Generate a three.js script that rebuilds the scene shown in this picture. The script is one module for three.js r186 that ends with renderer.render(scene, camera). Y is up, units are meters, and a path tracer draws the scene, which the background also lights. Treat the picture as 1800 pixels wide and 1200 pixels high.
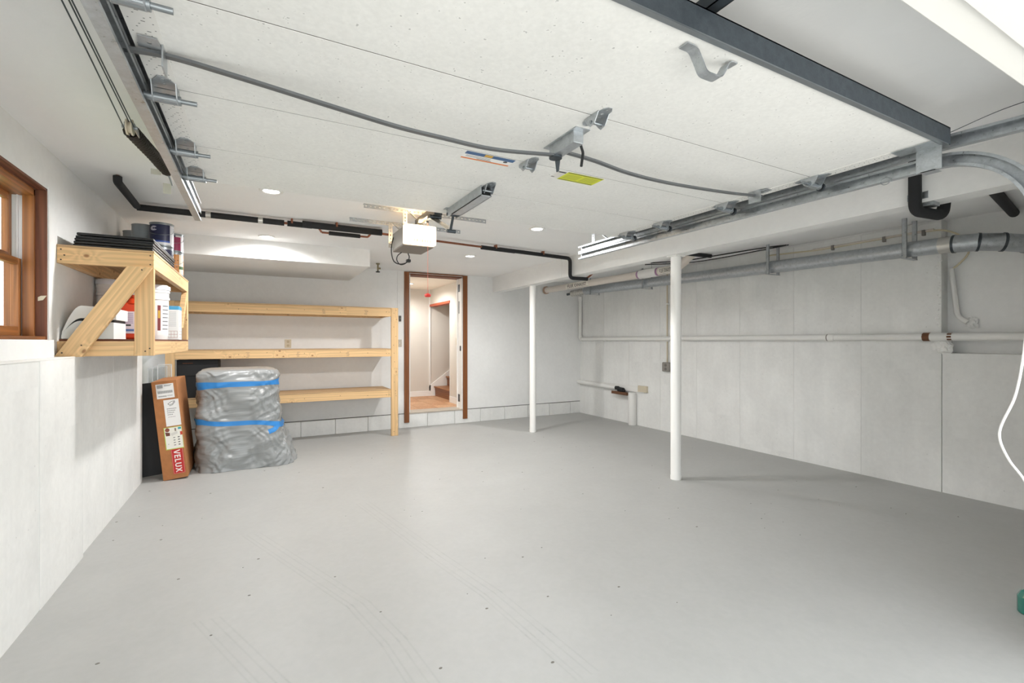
import * as THREE from 'three';
import { RoundedBoxGeometry } from 'three/addons/geometries/RoundedBoxGeometry.js';
import { mergeGeometries, mergeVertices, toCreasedNormals } from 'three/addons/utils/BufferGeometryUtils.js';
import { ImprovedNoise } from 'three/addons/math/ImprovedNoise.js';
import { RectAreaLightUniformsLib } from 'three/addons/lights/RectAreaLightUniformsLib.js';

// ------------------------------------------------------------------ camera, sky, exposure
RectAreaLightUniformsLib.init();
const scene = new THREE.Scene();
const camera = new THREE.PerspectiveCamera(2 * Math.atan(600 / 830) * 180 / Math.PI, 1.5, 0.05, 200);
camera.position.set(0, 1.3, 0);
camera.rotation.y = -Math.atan(447 / 830);          // level, turned right of the room's long axis
const renderer = new THREE.WebGLRenderer({ antialias: true });
renderer.toneMapping = THREE.LinearToneMapping;
renderer.toneMappingExposure = 1.24;
renderer.shadowMap.enabled = true;
scene.background = new THREE.Color().setRGB(0.93, 0.97, 1.0);   // bright overcast sky
scene.backgroundIntensity = 2.5;
const sun = new THREE.DirectionalLight(0xfffdfa, 14.5);              // high sun from behind the house: it lights the driveway, not the room
sun.name = 'sun'; sun.position.set(6, 9, -6); sun.target.position.set(1, 0, 2); sun.castShadow = true; scene.add(sun, sun.target); sun.target.name = 'sun_aim';
Object.assign(sun.shadow.camera, { left: -16, right: 16, top: 16, bottom: -16, near: 0.5, far: 40 }); sun.shadow.mapSize.set(2048, 2048);
const DOWNLIGHT = 5.2;                                           // candela of each ceiling downlight
const DOWNLIGHT_COLOR = new THREE.Color(1.0, 0.992, 0.985);

// room planes (metres; camera stands at the open garage door, -z is into the room)
const CEIL = 2.36, XL = -0.93, XU = -1.02, XR = 5.2, ZB = -7.02, ZF = -0.565;

// ------------------------------------------------------------------ helpers
let seedState = 20240611;
const rnd = () => { seedState = (Math.imul(seedState, 1664525) + 1013904223) >>> 0; return seedState / 4294967296; };
const rr = (a, b) => a + (b - a) * rnd();
const V = (x, y, z) => new THREE.Vector3(x, y, z);
const used = new Map();
function numbered(name) {
  const n = used.get(name) ?? 0; used.set(name, n + 1);
  return n ? `${name}_${String(n).padStart(3, '0')}` : name;
}
function place(o, label, category, group) {
  o.userData = { label, category };
  if (group) o.userData.group = group;
  scene.add(o); return o;
}
function thing(name, label, category, [x, y, z], group) {
  const o = new THREE.Group(); o.name = numbered(name); o.position.set(x, y, z);
  return place(o, label, category, group);
}
function structure(name, label, [x, y, z] = [0, 0, 0]) {
  const o = new THREE.Group(); o.name = name; o.position.set(x, y, z);
  o.userData = { label, category: 'structure', kind: 'structure' }; scene.add(o); return o;
}
function originOf(o) { const p = V(0, 0, 0); while (o && o !== scene) { p.add(o.position); o = o.parent; } return p; }
// part(): geometry is written in room coordinates and hung under its parent
function part(name, g, m, parent, label) {
  const p = originOf(parent); g = Array.isArray(g) ? merged(g) : g; g.translate(-p.x, -p.y, -p.z);
  const o = new THREE.Mesh(g, m); o.name = name; if (label) o.userData.label = label; parent.add(o); return o;
}
function solo(name, g, m, label, category, group) {
  g = Array.isArray(g) ? merged(g) : g; g.computeBoundingBox();
  const b = g.boundingBox, c = V((b.min.x + b.max.x) / 2, b.min.y, (b.min.z + b.max.z) / 2);
  g.translate(-c.x, -c.y, -c.z);
  const o = new THREE.Mesh(g, m); o.name = numbered(name); o.position.copy(c);
  return place(o, label, category, group);
}
function merged(list) {
  return mergeGeometries(list.map((g) => { const n = g.index ? g.toNonIndexed() : g; for (const k of Object.keys(n.attributes)) if (!['position', 'normal', 'uv'].includes(k)) n.deleteAttribute(k); return n; }));
}
// box from corner to corner; uv in metres (by face), r = edge rounding
function bx(x0, x1, y0, y1, z0, z1, r = 0, off = 0) {
  const w = x1 - x0, h = y1 - y0, d = z1 - z0;
  let g = r > 0 ? new RoundedBoxGeometry(w, h, d, 1, Math.min(r, w / 2.1, h / 2.1, d / 2.1)) : new THREE.BoxGeometry(w, h, d);
  if (g.index) g = g.toNonIndexed();
  g.translate((x0 + x1) / 2, (y0 + y1) / 2, (z0 + z1) / 2);
  return uvM(g, off);
}
// uv in metres: u runs along the longer in-plane axis when grain is given
function uvM(g, off = 0, grain) {
  const p = g.attributes.position, uv = new Float32Array(p.count * 2), a = V(0, 0, 0), b = V(0, 0, 0), c = V(0, 0, 0), n = V(0, 0, 0);
  for (let i = 0; i < p.count; i += 3) {
    a.fromBufferAttribute(p, i); b.fromBufferAttribute(p, i + 1); c.fromBufferAttribute(p, i + 2);
    n.crossVectors(b.clone().sub(a), c.clone().sub(a));
    const ax = Math.abs(n.x), ay = Math.abs(n.y), az = Math.abs(n.z), k = ax >= ay && ax >= az ? 'x' : ay >= az ? 'y' : 'z';
    for (let j = 0; j < 3; j++) {
      const q = [a, b, c][j];
      let u, v;
      if (k === 'x') { u = q.z; v = q.y; if (grain === 'y') [u, v] = [v, u]; }
      else if (k === 'y') { u = q.x; v = q.z; if (grain === 'z') [u, v] = [v, u]; }
      else { u = q.x; v = q.y; if (grain === 'y') [u, v] = [v, u]; }
      if (grain && grain !== 'x' && k === 'y' && grain === 'y') { /* end grain */ }
      uv[(i + j) * 2] = u + off; uv[(i + j) * 2 + 1] = v + off * 0.37;
    }
  }
  g.setAttribute('uv', new THREE.BufferAttribute(uv, 2));
  return g;
}
// a timber: rounded box with the grain along its longest side
function timber(x0, x1, y0, y1, z0, z1, r = 0.003) {
  const g = bx(x0, x1, y0, y1, z0, z1, r), w = x1 - x0, h = y1 - y0, d = z1 - z0;
  return uvM(g, rr(0, 7), w >= h && w >= d ? 'x' : h >= d ? 'y' : 'z');
}
function cyl(x, y, z, r0, r1, h, axis = 'y', seg = 24, open = false) {     // centred at x, y, z
  const g = new THREE.CylinderGeometry(r1, r0, h, seg, 1, open);
  if (axis === 'x') g.rotateZ(-Math.PI / 2); if (axis === 'z') g.rotateX(Math.PI / 2);
  g.translate(x, y, z); return g;
}
function rounded(pts, r = 0.05, n = 6) {                                  // polyline with its corners rounded
  const P = pts.map((p) => V(...p)), out = [P[0]];
  for (let i = 1; i < P.length - 1; i++) {
    const a = P[i - 1].clone().sub(P[i]), b = P[i + 1].clone().sub(P[i]), k = Math.min(r, a.length() * 0.49, b.length() * 0.49);
    a.normalize().multiplyScalar(k); b.normalize().multiplyScalar(k);
    const s = P[i].clone().add(a), e = P[i].clone().add(b);
    for (let j = 0; j <= n; j++) { const t = j / n; out.push(V(0, 0, 0).addScaledVector(s, (1 - t) ** 2).addScaledVector(P[i], 2 * t * (1 - t)).addScaledVector(e, t * t)); }
  }
  out.push(P[P.length - 1]); return out;
}
// sweep a closed profile [[u, v], ...] along points; ref is the profile's v axis
function sweep(profile, pts, ref = V(0, 1, 0), crease = 0.6, scaleAt) {
  const P = pts.map((p) => p.isVector3 ? p : V(...p)), n = profile.length, rings = [], pos = [], uv = [];
  let len = 0; const lens = [];
  let area = 0; for (let k = 0; k < n; k++) { const [a, b] = profile[k], [c, d] = profile[(k + 1) % n]; area += a * d - c * b; }
  const prof = area < 0 ? profile.slice().reverse() : profile;
  for (let i = 0; i < P.length; i++) {
    const t = V(0, 0, 0);
    if (i > 0) { const s = P[i].clone().sub(P[i - 1]); len += s.length(); t.add(s.normalize()); }
    if (i < P.length - 1) t.add(P[i + 1].clone().sub(P[i]).normalize());
    t.normalize(); lens.push(len);
    const side = V(0, 0, 0).crossVectors(t, ref).normalize(), up = V(0, 0, 0).crossVectors(side, t).normalize(), sc = scaleAt ? scaleAt(i / (P.length - 1)) : 1;
    rings.push(prof.map(([u, v]) => P[i].clone().addScaledVector(side, u * sc).addScaledVector(up, v * sc)));
  }
  const tri = (a, b, c, ua, ub, uc) => { pos.push(...a.toArray(), ...b.toArray(), ...c.toArray()); uv.push(...ua, ...ub, ...uc); };
  const per = [0]; for (let k = 0; k < n; k++) per.push(per[k] + Math.hypot(prof[(k + 1) % n][0] - prof[k][0], prof[(k + 1) % n][1] - prof[k][1]));
  for (let i = 0; i < rings.length - 1; i++) for (let k = 0; k < n; k++) {
    const k2 = (k + 1) % n, a = rings[i][k], b = rings[i][k2], c = rings[i + 1][k2], d = rings[i + 1][k];
    const ua = [lens[i], per[k]], ub = [lens[i], per[k + 1]], uc = [lens[i + 1], per[k + 1]], ud = [lens[i + 1], per[k]];
    tri(a, b, c, ua, ub, uc); tri(a, c, d, ua, uc, ud);
  }
  const faces = THREE.ShapeUtils.triangulateShape(prof.map(([u, v]) => new THREE.Vector2(u, v)), []);
  for (const [a, b, c] of faces) {
    const f = rings[0], l = rings[rings.length - 1], q = (k) => prof[k];
    tri(f[c], f[b], f[a], q(c), q(b), q(a)); tri(l[a], l[b], l[c], q(a), q(b), q(c));
  }
  const g = new THREE.BufferGeometry();
  g.setAttribute('position', new THREE.Float32BufferAttribute(pos, 3)); g.setAttribute('uv', new THREE.Float32BufferAttribute(uv, 2));
  g.computeVertexNormals();
  return toCreasedNormals(g, crease);
}
const circle = (r, n = 16, ru = r) => Array.from({ length: n }, (_, i) => [ru * Math.cos(i / n * 2 * Math.PI), r * Math.sin(i / n * 2 * Math.PI)]);
// a round pipe along points (any direction), closed ends
function pipe(pts, r, bend = 0.06, seg = 14) {
  const P = rounded(pts, bend);
  const curve = new THREE.CurvePath(); for (let i = 0; i < P.length - 1; i++) if (P[i].distanceTo(P[i + 1]) > 1e-5) curve.add(new THREE.LineCurve3(P[i], P[i + 1]));
  const pos = []; let up = null; const rings = [], n = seg;
  for (let i = 0; i < P.length; i++) {
    const t = V(0, 0, 0); if (i > 0) t.add(P[i].clone().sub(P[i - 1]).normalize()); if (i < P.length - 1) t.add(P[i + 1].clone().sub(P[i]).normalize()); t.normalize();
    if (!up) up = Math.abs(t.y) < 0.9 ? V(0, 1, 0) : V(1, 0, 0);
    up = up.clone().addScaledVector(t, -up.dot(t)).normalize(); const s = V(0, 0, 0).crossVectors(t, up);
    rings.push(Array.from({ length: n }, (_, k) => { const a = k / n * 2 * Math.PI; return P[i].clone().addScaledVector(s, r * Math.cos(a)).addScaledVector(up, r * Math.sin(a)); }));
  }
  const uv = []; let len = 0;
  const tri = (...v) => { for (const [q, u] of v) { pos.push(q.x, q.y, q.z); uv.push(...u); } };
  for (let i = 0; i < P.length - 1; i++) {
    const l2 = len + P[i].distanceTo(P[i + 1]);
    for (let k = 0; k < n; k++) {
      const k2 = (k + 1) % n, a = [rings[i][k], [len, k / n * 6.28 * r]], b = [rings[i][k2], [len, (k + 1) / n * 6.28 * r]], c = [rings[i + 1][k2], [l2, (k + 1) / n * 6.28 * r]], d = [rings[i + 1][k], [l2, k / n * 6.28 * r]];
      tri(a, b, c); tri(a, c, d);
    }
    len = l2;
  }
  for (let k = 0; k < n; k++) { const k2 = (k + 1) % n, e = P.length - 1; tri([P[0], [0, 0]], [rings[0][k2], [r, 0]], [rings[0][k], [0, r]]); tri([P[e], [0, 0]], [rings[e][k], [0, r]], [rings[e][k2], [r, 0]]); }
  const g = new THREE.BufferGeometry();
  g.setAttribute('position', new THREE.Float32BufferAttribute(pos, 3)); g.setAttribute('uv', new THREE.Float32BufferAttribute(uv, 2));
  g.computeVertexNormals(); return toCreasedNormals(g, 0.7);
}
function wire(pts, r, n = 60, seg = 8) { const g = new THREE.TubeGeometry(new THREE.CatmullRomCurve3(pts.map((p) => V(...p))), n, r, seg); return g.toNonIndexed(); }
function lathe(profile, x, y, z, seg = 40) { const g = new THREE.LatheGeometry(profile.map(([r, h]) => new THREE.Vector2(r, h)), seg); g.translate(x, y, z); return toCreasedNormals(g, 0.5); }
function plate(shapePts, depth, holes = [], bevel = 0) {                     // flat plate in the xy plane, front face at +z
  const s = new THREE.Shape(shapePts.map(([x, y]) => new THREE.Vector2(x, y)));
  for (const [x, y, r, ry] of holes) { const h = new THREE.Path(); h.absellipse(x, y, r, ry ?? r, 0, 2 * Math.PI); s.holes.push(h); }
  return new THREE.ExtrudeGeometry(s, { depth, bevelEnabled: bevel > 0, bevelSize: bevel, bevelThickness: bevel, bevelSegments: 1, curveSegments: 8 });
}
function frame(g, origin, ux, uy) {                                          // carry a plate from xy into the room
  const X = V(...ux).normalize(), Y = V(...uy).normalize(), Z = V(0, 0, 0).crossVectors(X, Y);
  g.applyMatrix4(new THREE.Matrix4().makeBasis(X, Y, Z).setPosition(...origin)); return g;
}

// ------------------------------------------------------------------ textures
function valueNoise(cells, seed) {                                            // tileable lattice
  const t = new Float32Array(cells * cells); let s = seed >>> 0;
  for (let i = 0; i < t.length; i++) { s = (Math.imul(s, 1664525) + 1013904223) >>> 0; t[i] = s / 4294967296; }
  const S = (x) => x * x * (3 - 2 * x);
  return (u, v) => {
    const x = ((u % 1) + 1) % 1 * cells, y = ((v % 1) + 1) % 1 * cells, i = Math.floor(x), j = Math.floor(y), f = S(x - i), h = S(y - j);
    const i1 = (i + 1) % cells, j1 = (j + 1) % cells, a = t[j % cells * cells + i % cells], b = t[j % cells * cells + i1], c = t[j1 * cells + i % cells], d = t[j1 * cells + i1];
    return (a * (1 - f) + b * f) * (1 - h) + (c * (1 - f) + d * f) * h;
  };
}
function fbm(cells, oct, seed) { const L = []; for (let k = 0; k < oct; k++) L.push(valueNoise(cells << k, seed + 77 * k)); return (u, v) => { let s = 0, a = 0.5, t = 0; for (const f of L) { s += a * f(u, v); t += a; a *= 0.55; } return s / t; }; }
function dataTex(w, h, fn, srgb = true) {
  const d = new Uint8Array(w * h * 4);
  for (let y = 0; y < h; y++) for (let x = 0; x < w; x++) { const c = fn(x / w, y / h, x, y), i = (y * w + x) * 4; d[i] = c[0]; d[i + 1] = c[1]; d[i + 2] = c[2]; d[i + 3] = 255; }
  const t = new THREE.DataTexture(d, w, h); t.wrapS = t.wrapT = THREE.RepeatWrapping; t.magFilter = THREE.LinearFilter; t.minFilter = THREE.LinearFilter;
  if (srgb) t.colorSpace = THREE.SRGBColorSpace; t.needsUpdate = true; return t;
}
function canvasTex(w, h, draw) {
  const c = document.createElement('canvas'); c.width = w; c.height = h; draw(c.getContext('2d'), w, h);
  const t = new THREE.CanvasTexture(c); t.colorSpace = THREE.SRGBColorSpace; return t;
}
const tile = (t, mu, mv = mu) => { t.repeat.set(1 / mu, 1 / mv); return t; };
const clamp = (x) => Math.max(0, Math.min(255, x));
const mul = ([r, g, b], k) => [clamp(r * k), clamp(g * k), clamp(b * k)];

const nA = fbm(4, 5, 11), nB = fbm(16, 4, 23), nC = fbm(64, 3, 37), nD = fbm(8, 5, 51);
const paintMap = tile(dataTex(512, 512, (u, v) => mul([237, 237, 235], 1 + (nA(u, v) - 0.5) * 0.05 + (nC(u, v) - 0.5) * 0.02)), 2.2);
const paintBump = tile(dataTex(512, 512, (u, v) => { const k = 128 + (nC(u, v) - 0.5) * 120 + (nB(u, v) - 0.5) * 60; return [k, k, k]; }, false), 0.9);
// painted cast concrete: mottled, pin holes and small pits
const pits = []; for (let i = 0; i < 46; i++) pits.push([rnd(), rnd(), rr(0.0008, 0.0028)]);
const pitAt = (u, v) => { let k = 0; for (const [a, b, r] of pits) { const d = Math.hypot(Math.min(Math.abs(u - a), 1 - Math.abs(u - a)), Math.min(Math.abs(v - b), 1 - Math.abs(v - b))); if (d < r) k = Math.max(k, 1 - d / r); } return k; };
const concMap = tile(dataTex(768, 768, (u, v) => mul([232, 232, 229], (1 + (nA(u, v) - 0.5) * 0.07 + (nD(u * 2, v * 0.25) - 0.5) * 0.05 + (nC(u, v) - 0.5) * 0.03) * (1 - 0.28 * pitAt(u, v)))), 1.6);
const concBump = tile(dataTex(768, 768, (u, v) => { const k = clamp(140 + (nB(u, v) - 0.5) * 90 + (nC(u, v) - 0.5) * 70 - 110 * pitAt(u, v)); return [k, k, k]; }, false), 1.6);
// floor: grey paint with faint tyre scuffs, specks and pale patches (1 texture = whole floor)
const FX0 = -1.4, FX1 = 5.4, FZ0 = -7.2, FZ1 = -0.3;
const scuffs = [[[-0.03, -3.62], [0.44, -2.42], [0.52, -2.05], [0.56, -1.7]], [[0.75, -3.9], [0.95, -2.75], [1.06, -2.2], [1.1, -1.8], [1.13, -1.5]], [[-0.2, -2.6], [0.05, -2.0], [0.2, -1.7]]];
const specks = []; for (let i = 0; i < 120; i++) specks.push([rr(-0.9, 5.1), rr(-6.8, -1.2), rr(0.003, 0.008)]);
const floorMap = dataTex(1700, 1725, (u, v, x, y) => {
  const X = FX0 + u * (FX1 - FX0), Z = FZ0 + v * (FZ1 - FZ0);
  let k = 1 + (nA(u, v) - 0.5) * 0.07 + (nB(u * 2, v * 2) - 0.5) * 0.03 + (nC(u * 4, v * 4) - 0.5) * 0.03;
  for (const L of scuffs) for (let i = 0; i < L.length - 1; i++) {
    const [a, b] = L[i], [c, d] = L[i + 1]; if (Z < b - 0.02 || Z > d + 0.02) continue;
    const xm = a + (c - a) * (Z - b) / (d - b), dx = X - xm;
    for (const o of [-0.055, -0.03, 0.015, 0.05]) { const e = Math.abs(dx - o); if (e < 0.006) k -= 0.05 * (1 - e / 0.006) * (0.3 + nB(u * 5, v * 5)); }
  }
  return mul([176, 176, 173], k);
});
floorMap.wrapS = floorMap.wrapT = THREE.ClampToEdgeWrapping;
const floorBump = tile(dataTex(512, 512, (u, v) => { const k = 128 + (nB(u, v) - 0.5) * 110 + (nC(u, v) - 0.5) * 60; return [k, k, k]; }, false), 1.3);
// pine: grain along u (2 m), 0.5 m across
const knots = []; for (let i = 0; i < 15; i++) knots.push([rnd(), rnd(), rr(0.004, 0.011), rr(0.5, 0.9)]);
function woodTex(base, dark, knotty, seed, streak) {
  const ring = fbm(4, 3, seed), fine = fbm(8, 3, seed + 5);
  return tile(dataTex(1024, 256, (u, v) => {
    let bend = 0, kn = 0;
    if (knotty) for (const [a, b, r, s] of knots) {
      const du = (u - a) * 2, dv = (v - b) * 0.5, d = Math.hypot(du * 0.7, dv);
      bend += Math.sign(dv) * 0.02 * Math.exp(-d * d / (r * r * 9)); if (d < r) kn = Math.max(kn, s * (1 - (d / r) ** 3));
    }
    const g = ring(u * 0.5, v + bend + 0.02 * ring(u, v)), f = Math.sin((v * 46 + bend * 420 + g * 9) * 2) * 0.5 + 0.5, h = fine(u * 0.5, v * 16);
    const k = 1 - streak * f * 0.5 - (h - 0.5) * 0.14 + (g - 0.5) * 0.1;
    return base.map((c, i) => clamp((c * k) * (1 - kn) + dark[i] * kn));
  }), 2.0, 0.5);
}
const pineMap = woodTex([226, 188, 137], [112, 66, 34], true, 301, 0.15);
const oakMap = woodTex([168, 108, 58], [90, 50, 24], false, 401, 0.34);
const casingMap = woodTex([142, 84, 40], [80, 40, 18], false, 501, 0.36);
const redwoodMap = woodTex([122, 74, 52], [70, 38, 24], false, 601, 0.34);
const plyMap = woodTex([200, 166, 124], [120, 70, 40], false, 701, 0.18);
const spangle = tile(dataTex(512, 512, (u, v) => { const q = nB(u, v), w = nC(u, v); return mul([186, 191, 195], 0.9 + q * 0.16 + (w - 0.5) * 0.1); }), 0.35);
const spangleR = tile(dataTex(512, 512, (u, v) => { const k = clamp(92 + (nB(u, v) - 0.5) * 50 + (nC(u, v) - 0.5) * 40); return [k, k, k]; }, false), 0.35);
const dirtyMap = tile(dataTex(1024, 1024, (u, v) => {                       // garage door skin: white with scuff specks
  const s = nC(u * 2, v * 2), b = nA(u, v), q = nB(u * 3, v * 3); const spot = s > 0.8 && q > 0.52 ? 0.8 : 1;
  return mul([234, 234, 231], (1 + (b - 0.5) * 0.05 + (s - 0.5) * 0.05) * spot);
}), 1.5);

// ------------------------------------------------------------------ materials
const S = (o) => new THREE.MeshStandardMaterial(o);
const M = {
  ceilingPaint: S({ map: tile(dataTex(256, 256, (u, v) => mul([244, 244, 243], 1 + (nA(u, v) - 0.5) * 0.03)), 2.2), bumpMap: paintBump, bumpScale: 0.001, roughness: 0.9 }),
  paint: S({ map: paintMap, bumpMap: paintBump, bumpScale: 0.0012, roughness: 0.85 }),
  conc: S({ map: concMap, bumpMap: concBump, bumpScale: 0.002, roughness: 0.8 }),
  whitePaint: S({ color: 0xe9e8e4, roughness: 0.6 }),
  satin: S({ color: 0xf1f0ec, roughness: 0.42 }),
  floor: S({ map: floorMap, bumpMap: floorBump, bumpScale: 0.001, roughness: 0.5 }),
  mortar: S({ color: 0xcfcdc8, roughness: 0.95 }),
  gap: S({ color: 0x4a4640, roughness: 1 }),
  pine: S({ map: pineMap, roughness: 0.62 }),
  ply: S({ map: plyMap, roughness: 0.7 }),
  oak: S({ map: oakMap, roughness: 0.42 }),
  casing: S({ map: casingMap, roughness: 0.45 }),
  redwood: S({ map: redwoodMap, roughness: 0.7 }),
  vinyl: S({ color: 0xeceef0, roughness: 0.4 }),
  galv: S({ map: spangle, roughnessMap: spangleR, roughness: 1, metalness: 0.85 }),
  steel: S({ color: 0x9aa0a4, roughness: 0.35, metalness: 0.9 }),
  darkSteel: S({ color: 0x50565b, roughness: 0.45, metalness: 0.8 }),
  bar: S({ color: 0x6f7274, roughness: 0.45, metalness: 0.6 }),
  doorSkin: S({ map: dirtyMap, bumpMap: paintBump, bumpScale: 0.0008, roughness: 0.6 }),
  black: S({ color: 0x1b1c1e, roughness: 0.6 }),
  foam: S({ color: 0x222325, roughness: 0.85 }),
  foil: S({ color: 0xc9c7c2, roughness: 0.3, metalness: 0.8 }),
  copper: S({ color: 0x8c5a45, roughness: 0.45, metalness: 0.7 }),
  rust: S({ color: 0x6d4a33, roughness: 0.9 }),
  pvc: S({ color: 0xe2d9cf, roughness: 0.4 }),
  pvcWhite: S({ color: 0xf0efec, roughness: 0.35 }),
  primer: S({ color: 0xa87fa0, roughness: 0.5 }),
  tube: S({ color: 0xd8cdb0, roughness: 0.4 }),
  beige: S({ color: 0xcfc4ad, roughness: 0.5 }),
  greyBox: S({ color: 0x8b8680, roughness: 0.7 }),
  red: S({ color: 0xd4372c, roughness: 0.4 }),
  tape: S({ color: 0x2f86cf, roughness: 0.5 }),
  cardboard: S({ map: tile(dataTex(256, 256, (u, v) => mul([176, 118, 72], 1 + (nB(u, v) - 0.5) * 0.12 + (nC(u, v * 4) - 0.5) * 0.06)), 0.6), roughness: 0.85 }),
  screw: S({ color: 0x3b2f26, roughness: 0.6 }),
  glass: new THREE.MeshPhysicalMaterial({ color: 0xffffff, roughness: 0.02, transmission: 1, thickness: 0, ior: 1.5 }),
  acrylic: new THREE.MeshPhysicalMaterial({ color: 0xf4f6f6, roughness: 0.08, transmission: 0.85, thickness: 0, ior: 1.45 }),
};

// ------------------------------------------------------------------ lights: ceiling downlights
function downlight(x, z, y, label, power = DOWNLIGHT) {
  const t = thing('recessed_downlight', label, 'ceiling light', [x, y - 0.006, z]);
  part('trim_ring', lathe([[0.052, 0.0], [0.054, -0.003], [0.072, -0.004], [0.076, 0.0], [0.076, 0.006], [0.052, 0.006]], x, y - 0.006, z), M.satin, t);
  part('lens', cyl(x, y - 0.003, z, 0.052, 0.052, 0.006, 'y', 32), S({ color: 0xffffff, emissive: DOWNLIGHT_COLOR, emissiveIntensity: 9, roughness: 0.5 }), t, 'glowing round lens');
  const L = new THREE.SpotLight(DOWNLIGHT_COLOR, power, 0, 1.5, 0.35, 2); L.name = 'downlight_lamp';
  L.position.set(0, -0.022, 0); L.target.position.set(0, -2, 0); L.castShadow = true; L.shadow.radius = 2.4; t.add(L); t.add(L.target); L.target.name = 'downlight_aim';
}

// ------------------------------------------------------------------ the room shell
const floor = structure('floor', 'grey painted concrete garage floor');
{
  const g = new THREE.BoxGeometry(FX1 - FX0, 0.2, FZ1 - FZ0); g.translate((FX0 + FX1) / 2, -0.1, (FZ0 + FZ1) / 2);
  const p = g.attributes.position, uv = g.attributes.uv;
  for (let i = 0; i < p.count; i++) uv.setXY(i, (p.getX(i) - FX0) / (FX1 - FX0), (p.getZ(i) - FZ0) / (FZ1 - FZ0));
  part('floor_slab', g, M.floor, floor);
  const list = specks.map(([x, z, r]) => { const s = new THREE.CylinderGeometry(r, r * 1.1, 0.0012, 6); s.rotateY(x * 9); s.scale(1, 1, 0.7); s.translate(x, 0.0006, z); return s; });
  const o = part('floor_grit', list, S({ color: 0x77736c, roughness: 0.9 }), floor); o.userData.kind = 'stuff';
}
const ceiling = structure('ceiling', 'white painted drywall ceiling', [2, CEIL, -4]);
part('ceiling_board', bx(-1.5, 5.5, CEIL, CEIL + 0.2, -7.3, -0.3), M.ceilingPaint, ceiling);
part('joint_tape', bx(-1.0, 3.4, CEIL - 0.0003, CEIL + 0.002, -5.02, -4.96), M.ceilingPaint, ceiling);
part('joint_tape', bx(1.7, 1.76, CEIL - 0.0003, CEIL + 0.002, -7.0, -5.05), M.ceilingPaint, ceiling);

// left wall: cast concrete below a ledge, drywall above
const wallLeft = structure('wall_left', 'white left wall, cast concrete below and drywall above', [-1.2, 0, -4]);
const LEDGE = 1.21;
{
  const zs = [-0.57, -1.65, -2.42, -3.09, -3.735, -4.48, -5.1, -5.48];
  for (let i = 0; i < zs.length - 1; i++) {
    const d = [0, 0.002, 0, 0.003, -0.012, -0.011, -0.013][i];
    part('concrete_panel', bx(-1.45, XL + d, -0.02, LEDGE, zs[i + 1] + 0.003, zs[i] - 0.003, 0.006, i * 0.7), M.conc, wallLeft);
    part('form_ridge', bx(-1.4, XL + d - 0.001, 0, LEDGE - 0.004, zs[i + 1] - 0.004, zs[i + 1] + 0.004), M.conc, wallLeft);
  }
  part('recess_panel', bx(-1.6, -1.3, -0.02, LEDGE, -7.2, -5.47), M.conc, wallLeft);
  // drywall above, around the window (z -3.49 .. -2.55, y 1.31 .. 2.135)
  const o = 0.16;
  part('drywall', bx(XU - o, XU, LEDGE, CEIL + 0.05, -7.2, -3.49), M.paint, wallLeft);
  part('drywall', bx(XU - o, XU, LEDGE, CEIL + 0.05, -2.5, -0.4), M.paint, wallLeft);
  part('drywall', bx(XU - o, XU, 2.135, CEIL + 0.05, -3.49, -2.5), M.paint, wallLeft);
  part('drywall', bx(XU - o, XU, LEDGE, 1.31, -3.49, -2.5), M.paint, wallLeft);
  part('apron_board', bx(XU, XU + 0.03, LEDGE + 0.001, 1.308, -3.5, -1.2, 0.003), M.paint, wallLeft);
  part('corner_bead', bx(XU, XU + 0.008, LEDGE + 0.012, 2.15, -3.545, -3.501, 0.002), M.paint, wallLeft);
  part('ledge_lip', bx(-1.1, XL + 0.004, LEDGE - 0.006, LEDGE + 0.004, -3.73, -0.6, 0.003), M.satin, wallLeft);
}
// right wall: cast concrete panels, upper part set back near the door
const wallRight = structure('wall_right', 'white cast concrete right wall with vertical form joints', [5.3, 0, -4]);
{
  const zs = [-7.1, -6.36, -5.73, -5.075, -4.42, -3.77, -3.11, -2.452, -1.83];
  for (let i = 0; i < zs.length - 1; i++) {
    const d = [0.001, 0.003, 0.0, 0.002, 0.004, 0.0, 0.003, 0.001][i];
    part('concrete_panel', bx(XR + d, 5.6, -0.02, 2.342, zs[i] + 0.002, zs[i + 1] - 0.002, 0.004, i * 0.83), M.conc, wallRight);
    if (i) part('form_ridge', bx(XR + d - 0.002, 5.5, 0, 2.34, zs[i] - 0.003, zs[i] + 0.003), M.conc, wallRight);
  }
  part('concrete_panel', bx(XR, 5.6, -0.02, 1.2, -1.828, -0.5, 0.004, 3), M.conc, wallRight);
  part('set_back_panel', bx(5.32, 5.6, 1.19, CEIL + 0.05, -1.85, -0.4), M.paint, wallRight);
  part('top_plate', bx(XR + 0.02, 5.6, 2.344, CEIL + 0.05, -7.2, -1.84), M.paint, wallRight);
  // ragged concrete edge at the step
  const chips = []; for (let i = 0; i < 26; i++) { const y = 1.36 + i * 0.035 + rr(-0.01, 0.01), s = rr(0.006, 0.016); const g = new THREE.DodecahedronGeometry(s, 0); g.scale(0.4, 1, 1.2); g.rotateX(rr(0, 3)); g.translate(XR + 0.001, y, -1.85 + rr(-0.02, 0.012)); chips.push(g); }
  const o = part('chipped_edge', chips, M.conc, wallRight); o.userData.kind = 'stuff';
}
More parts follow.
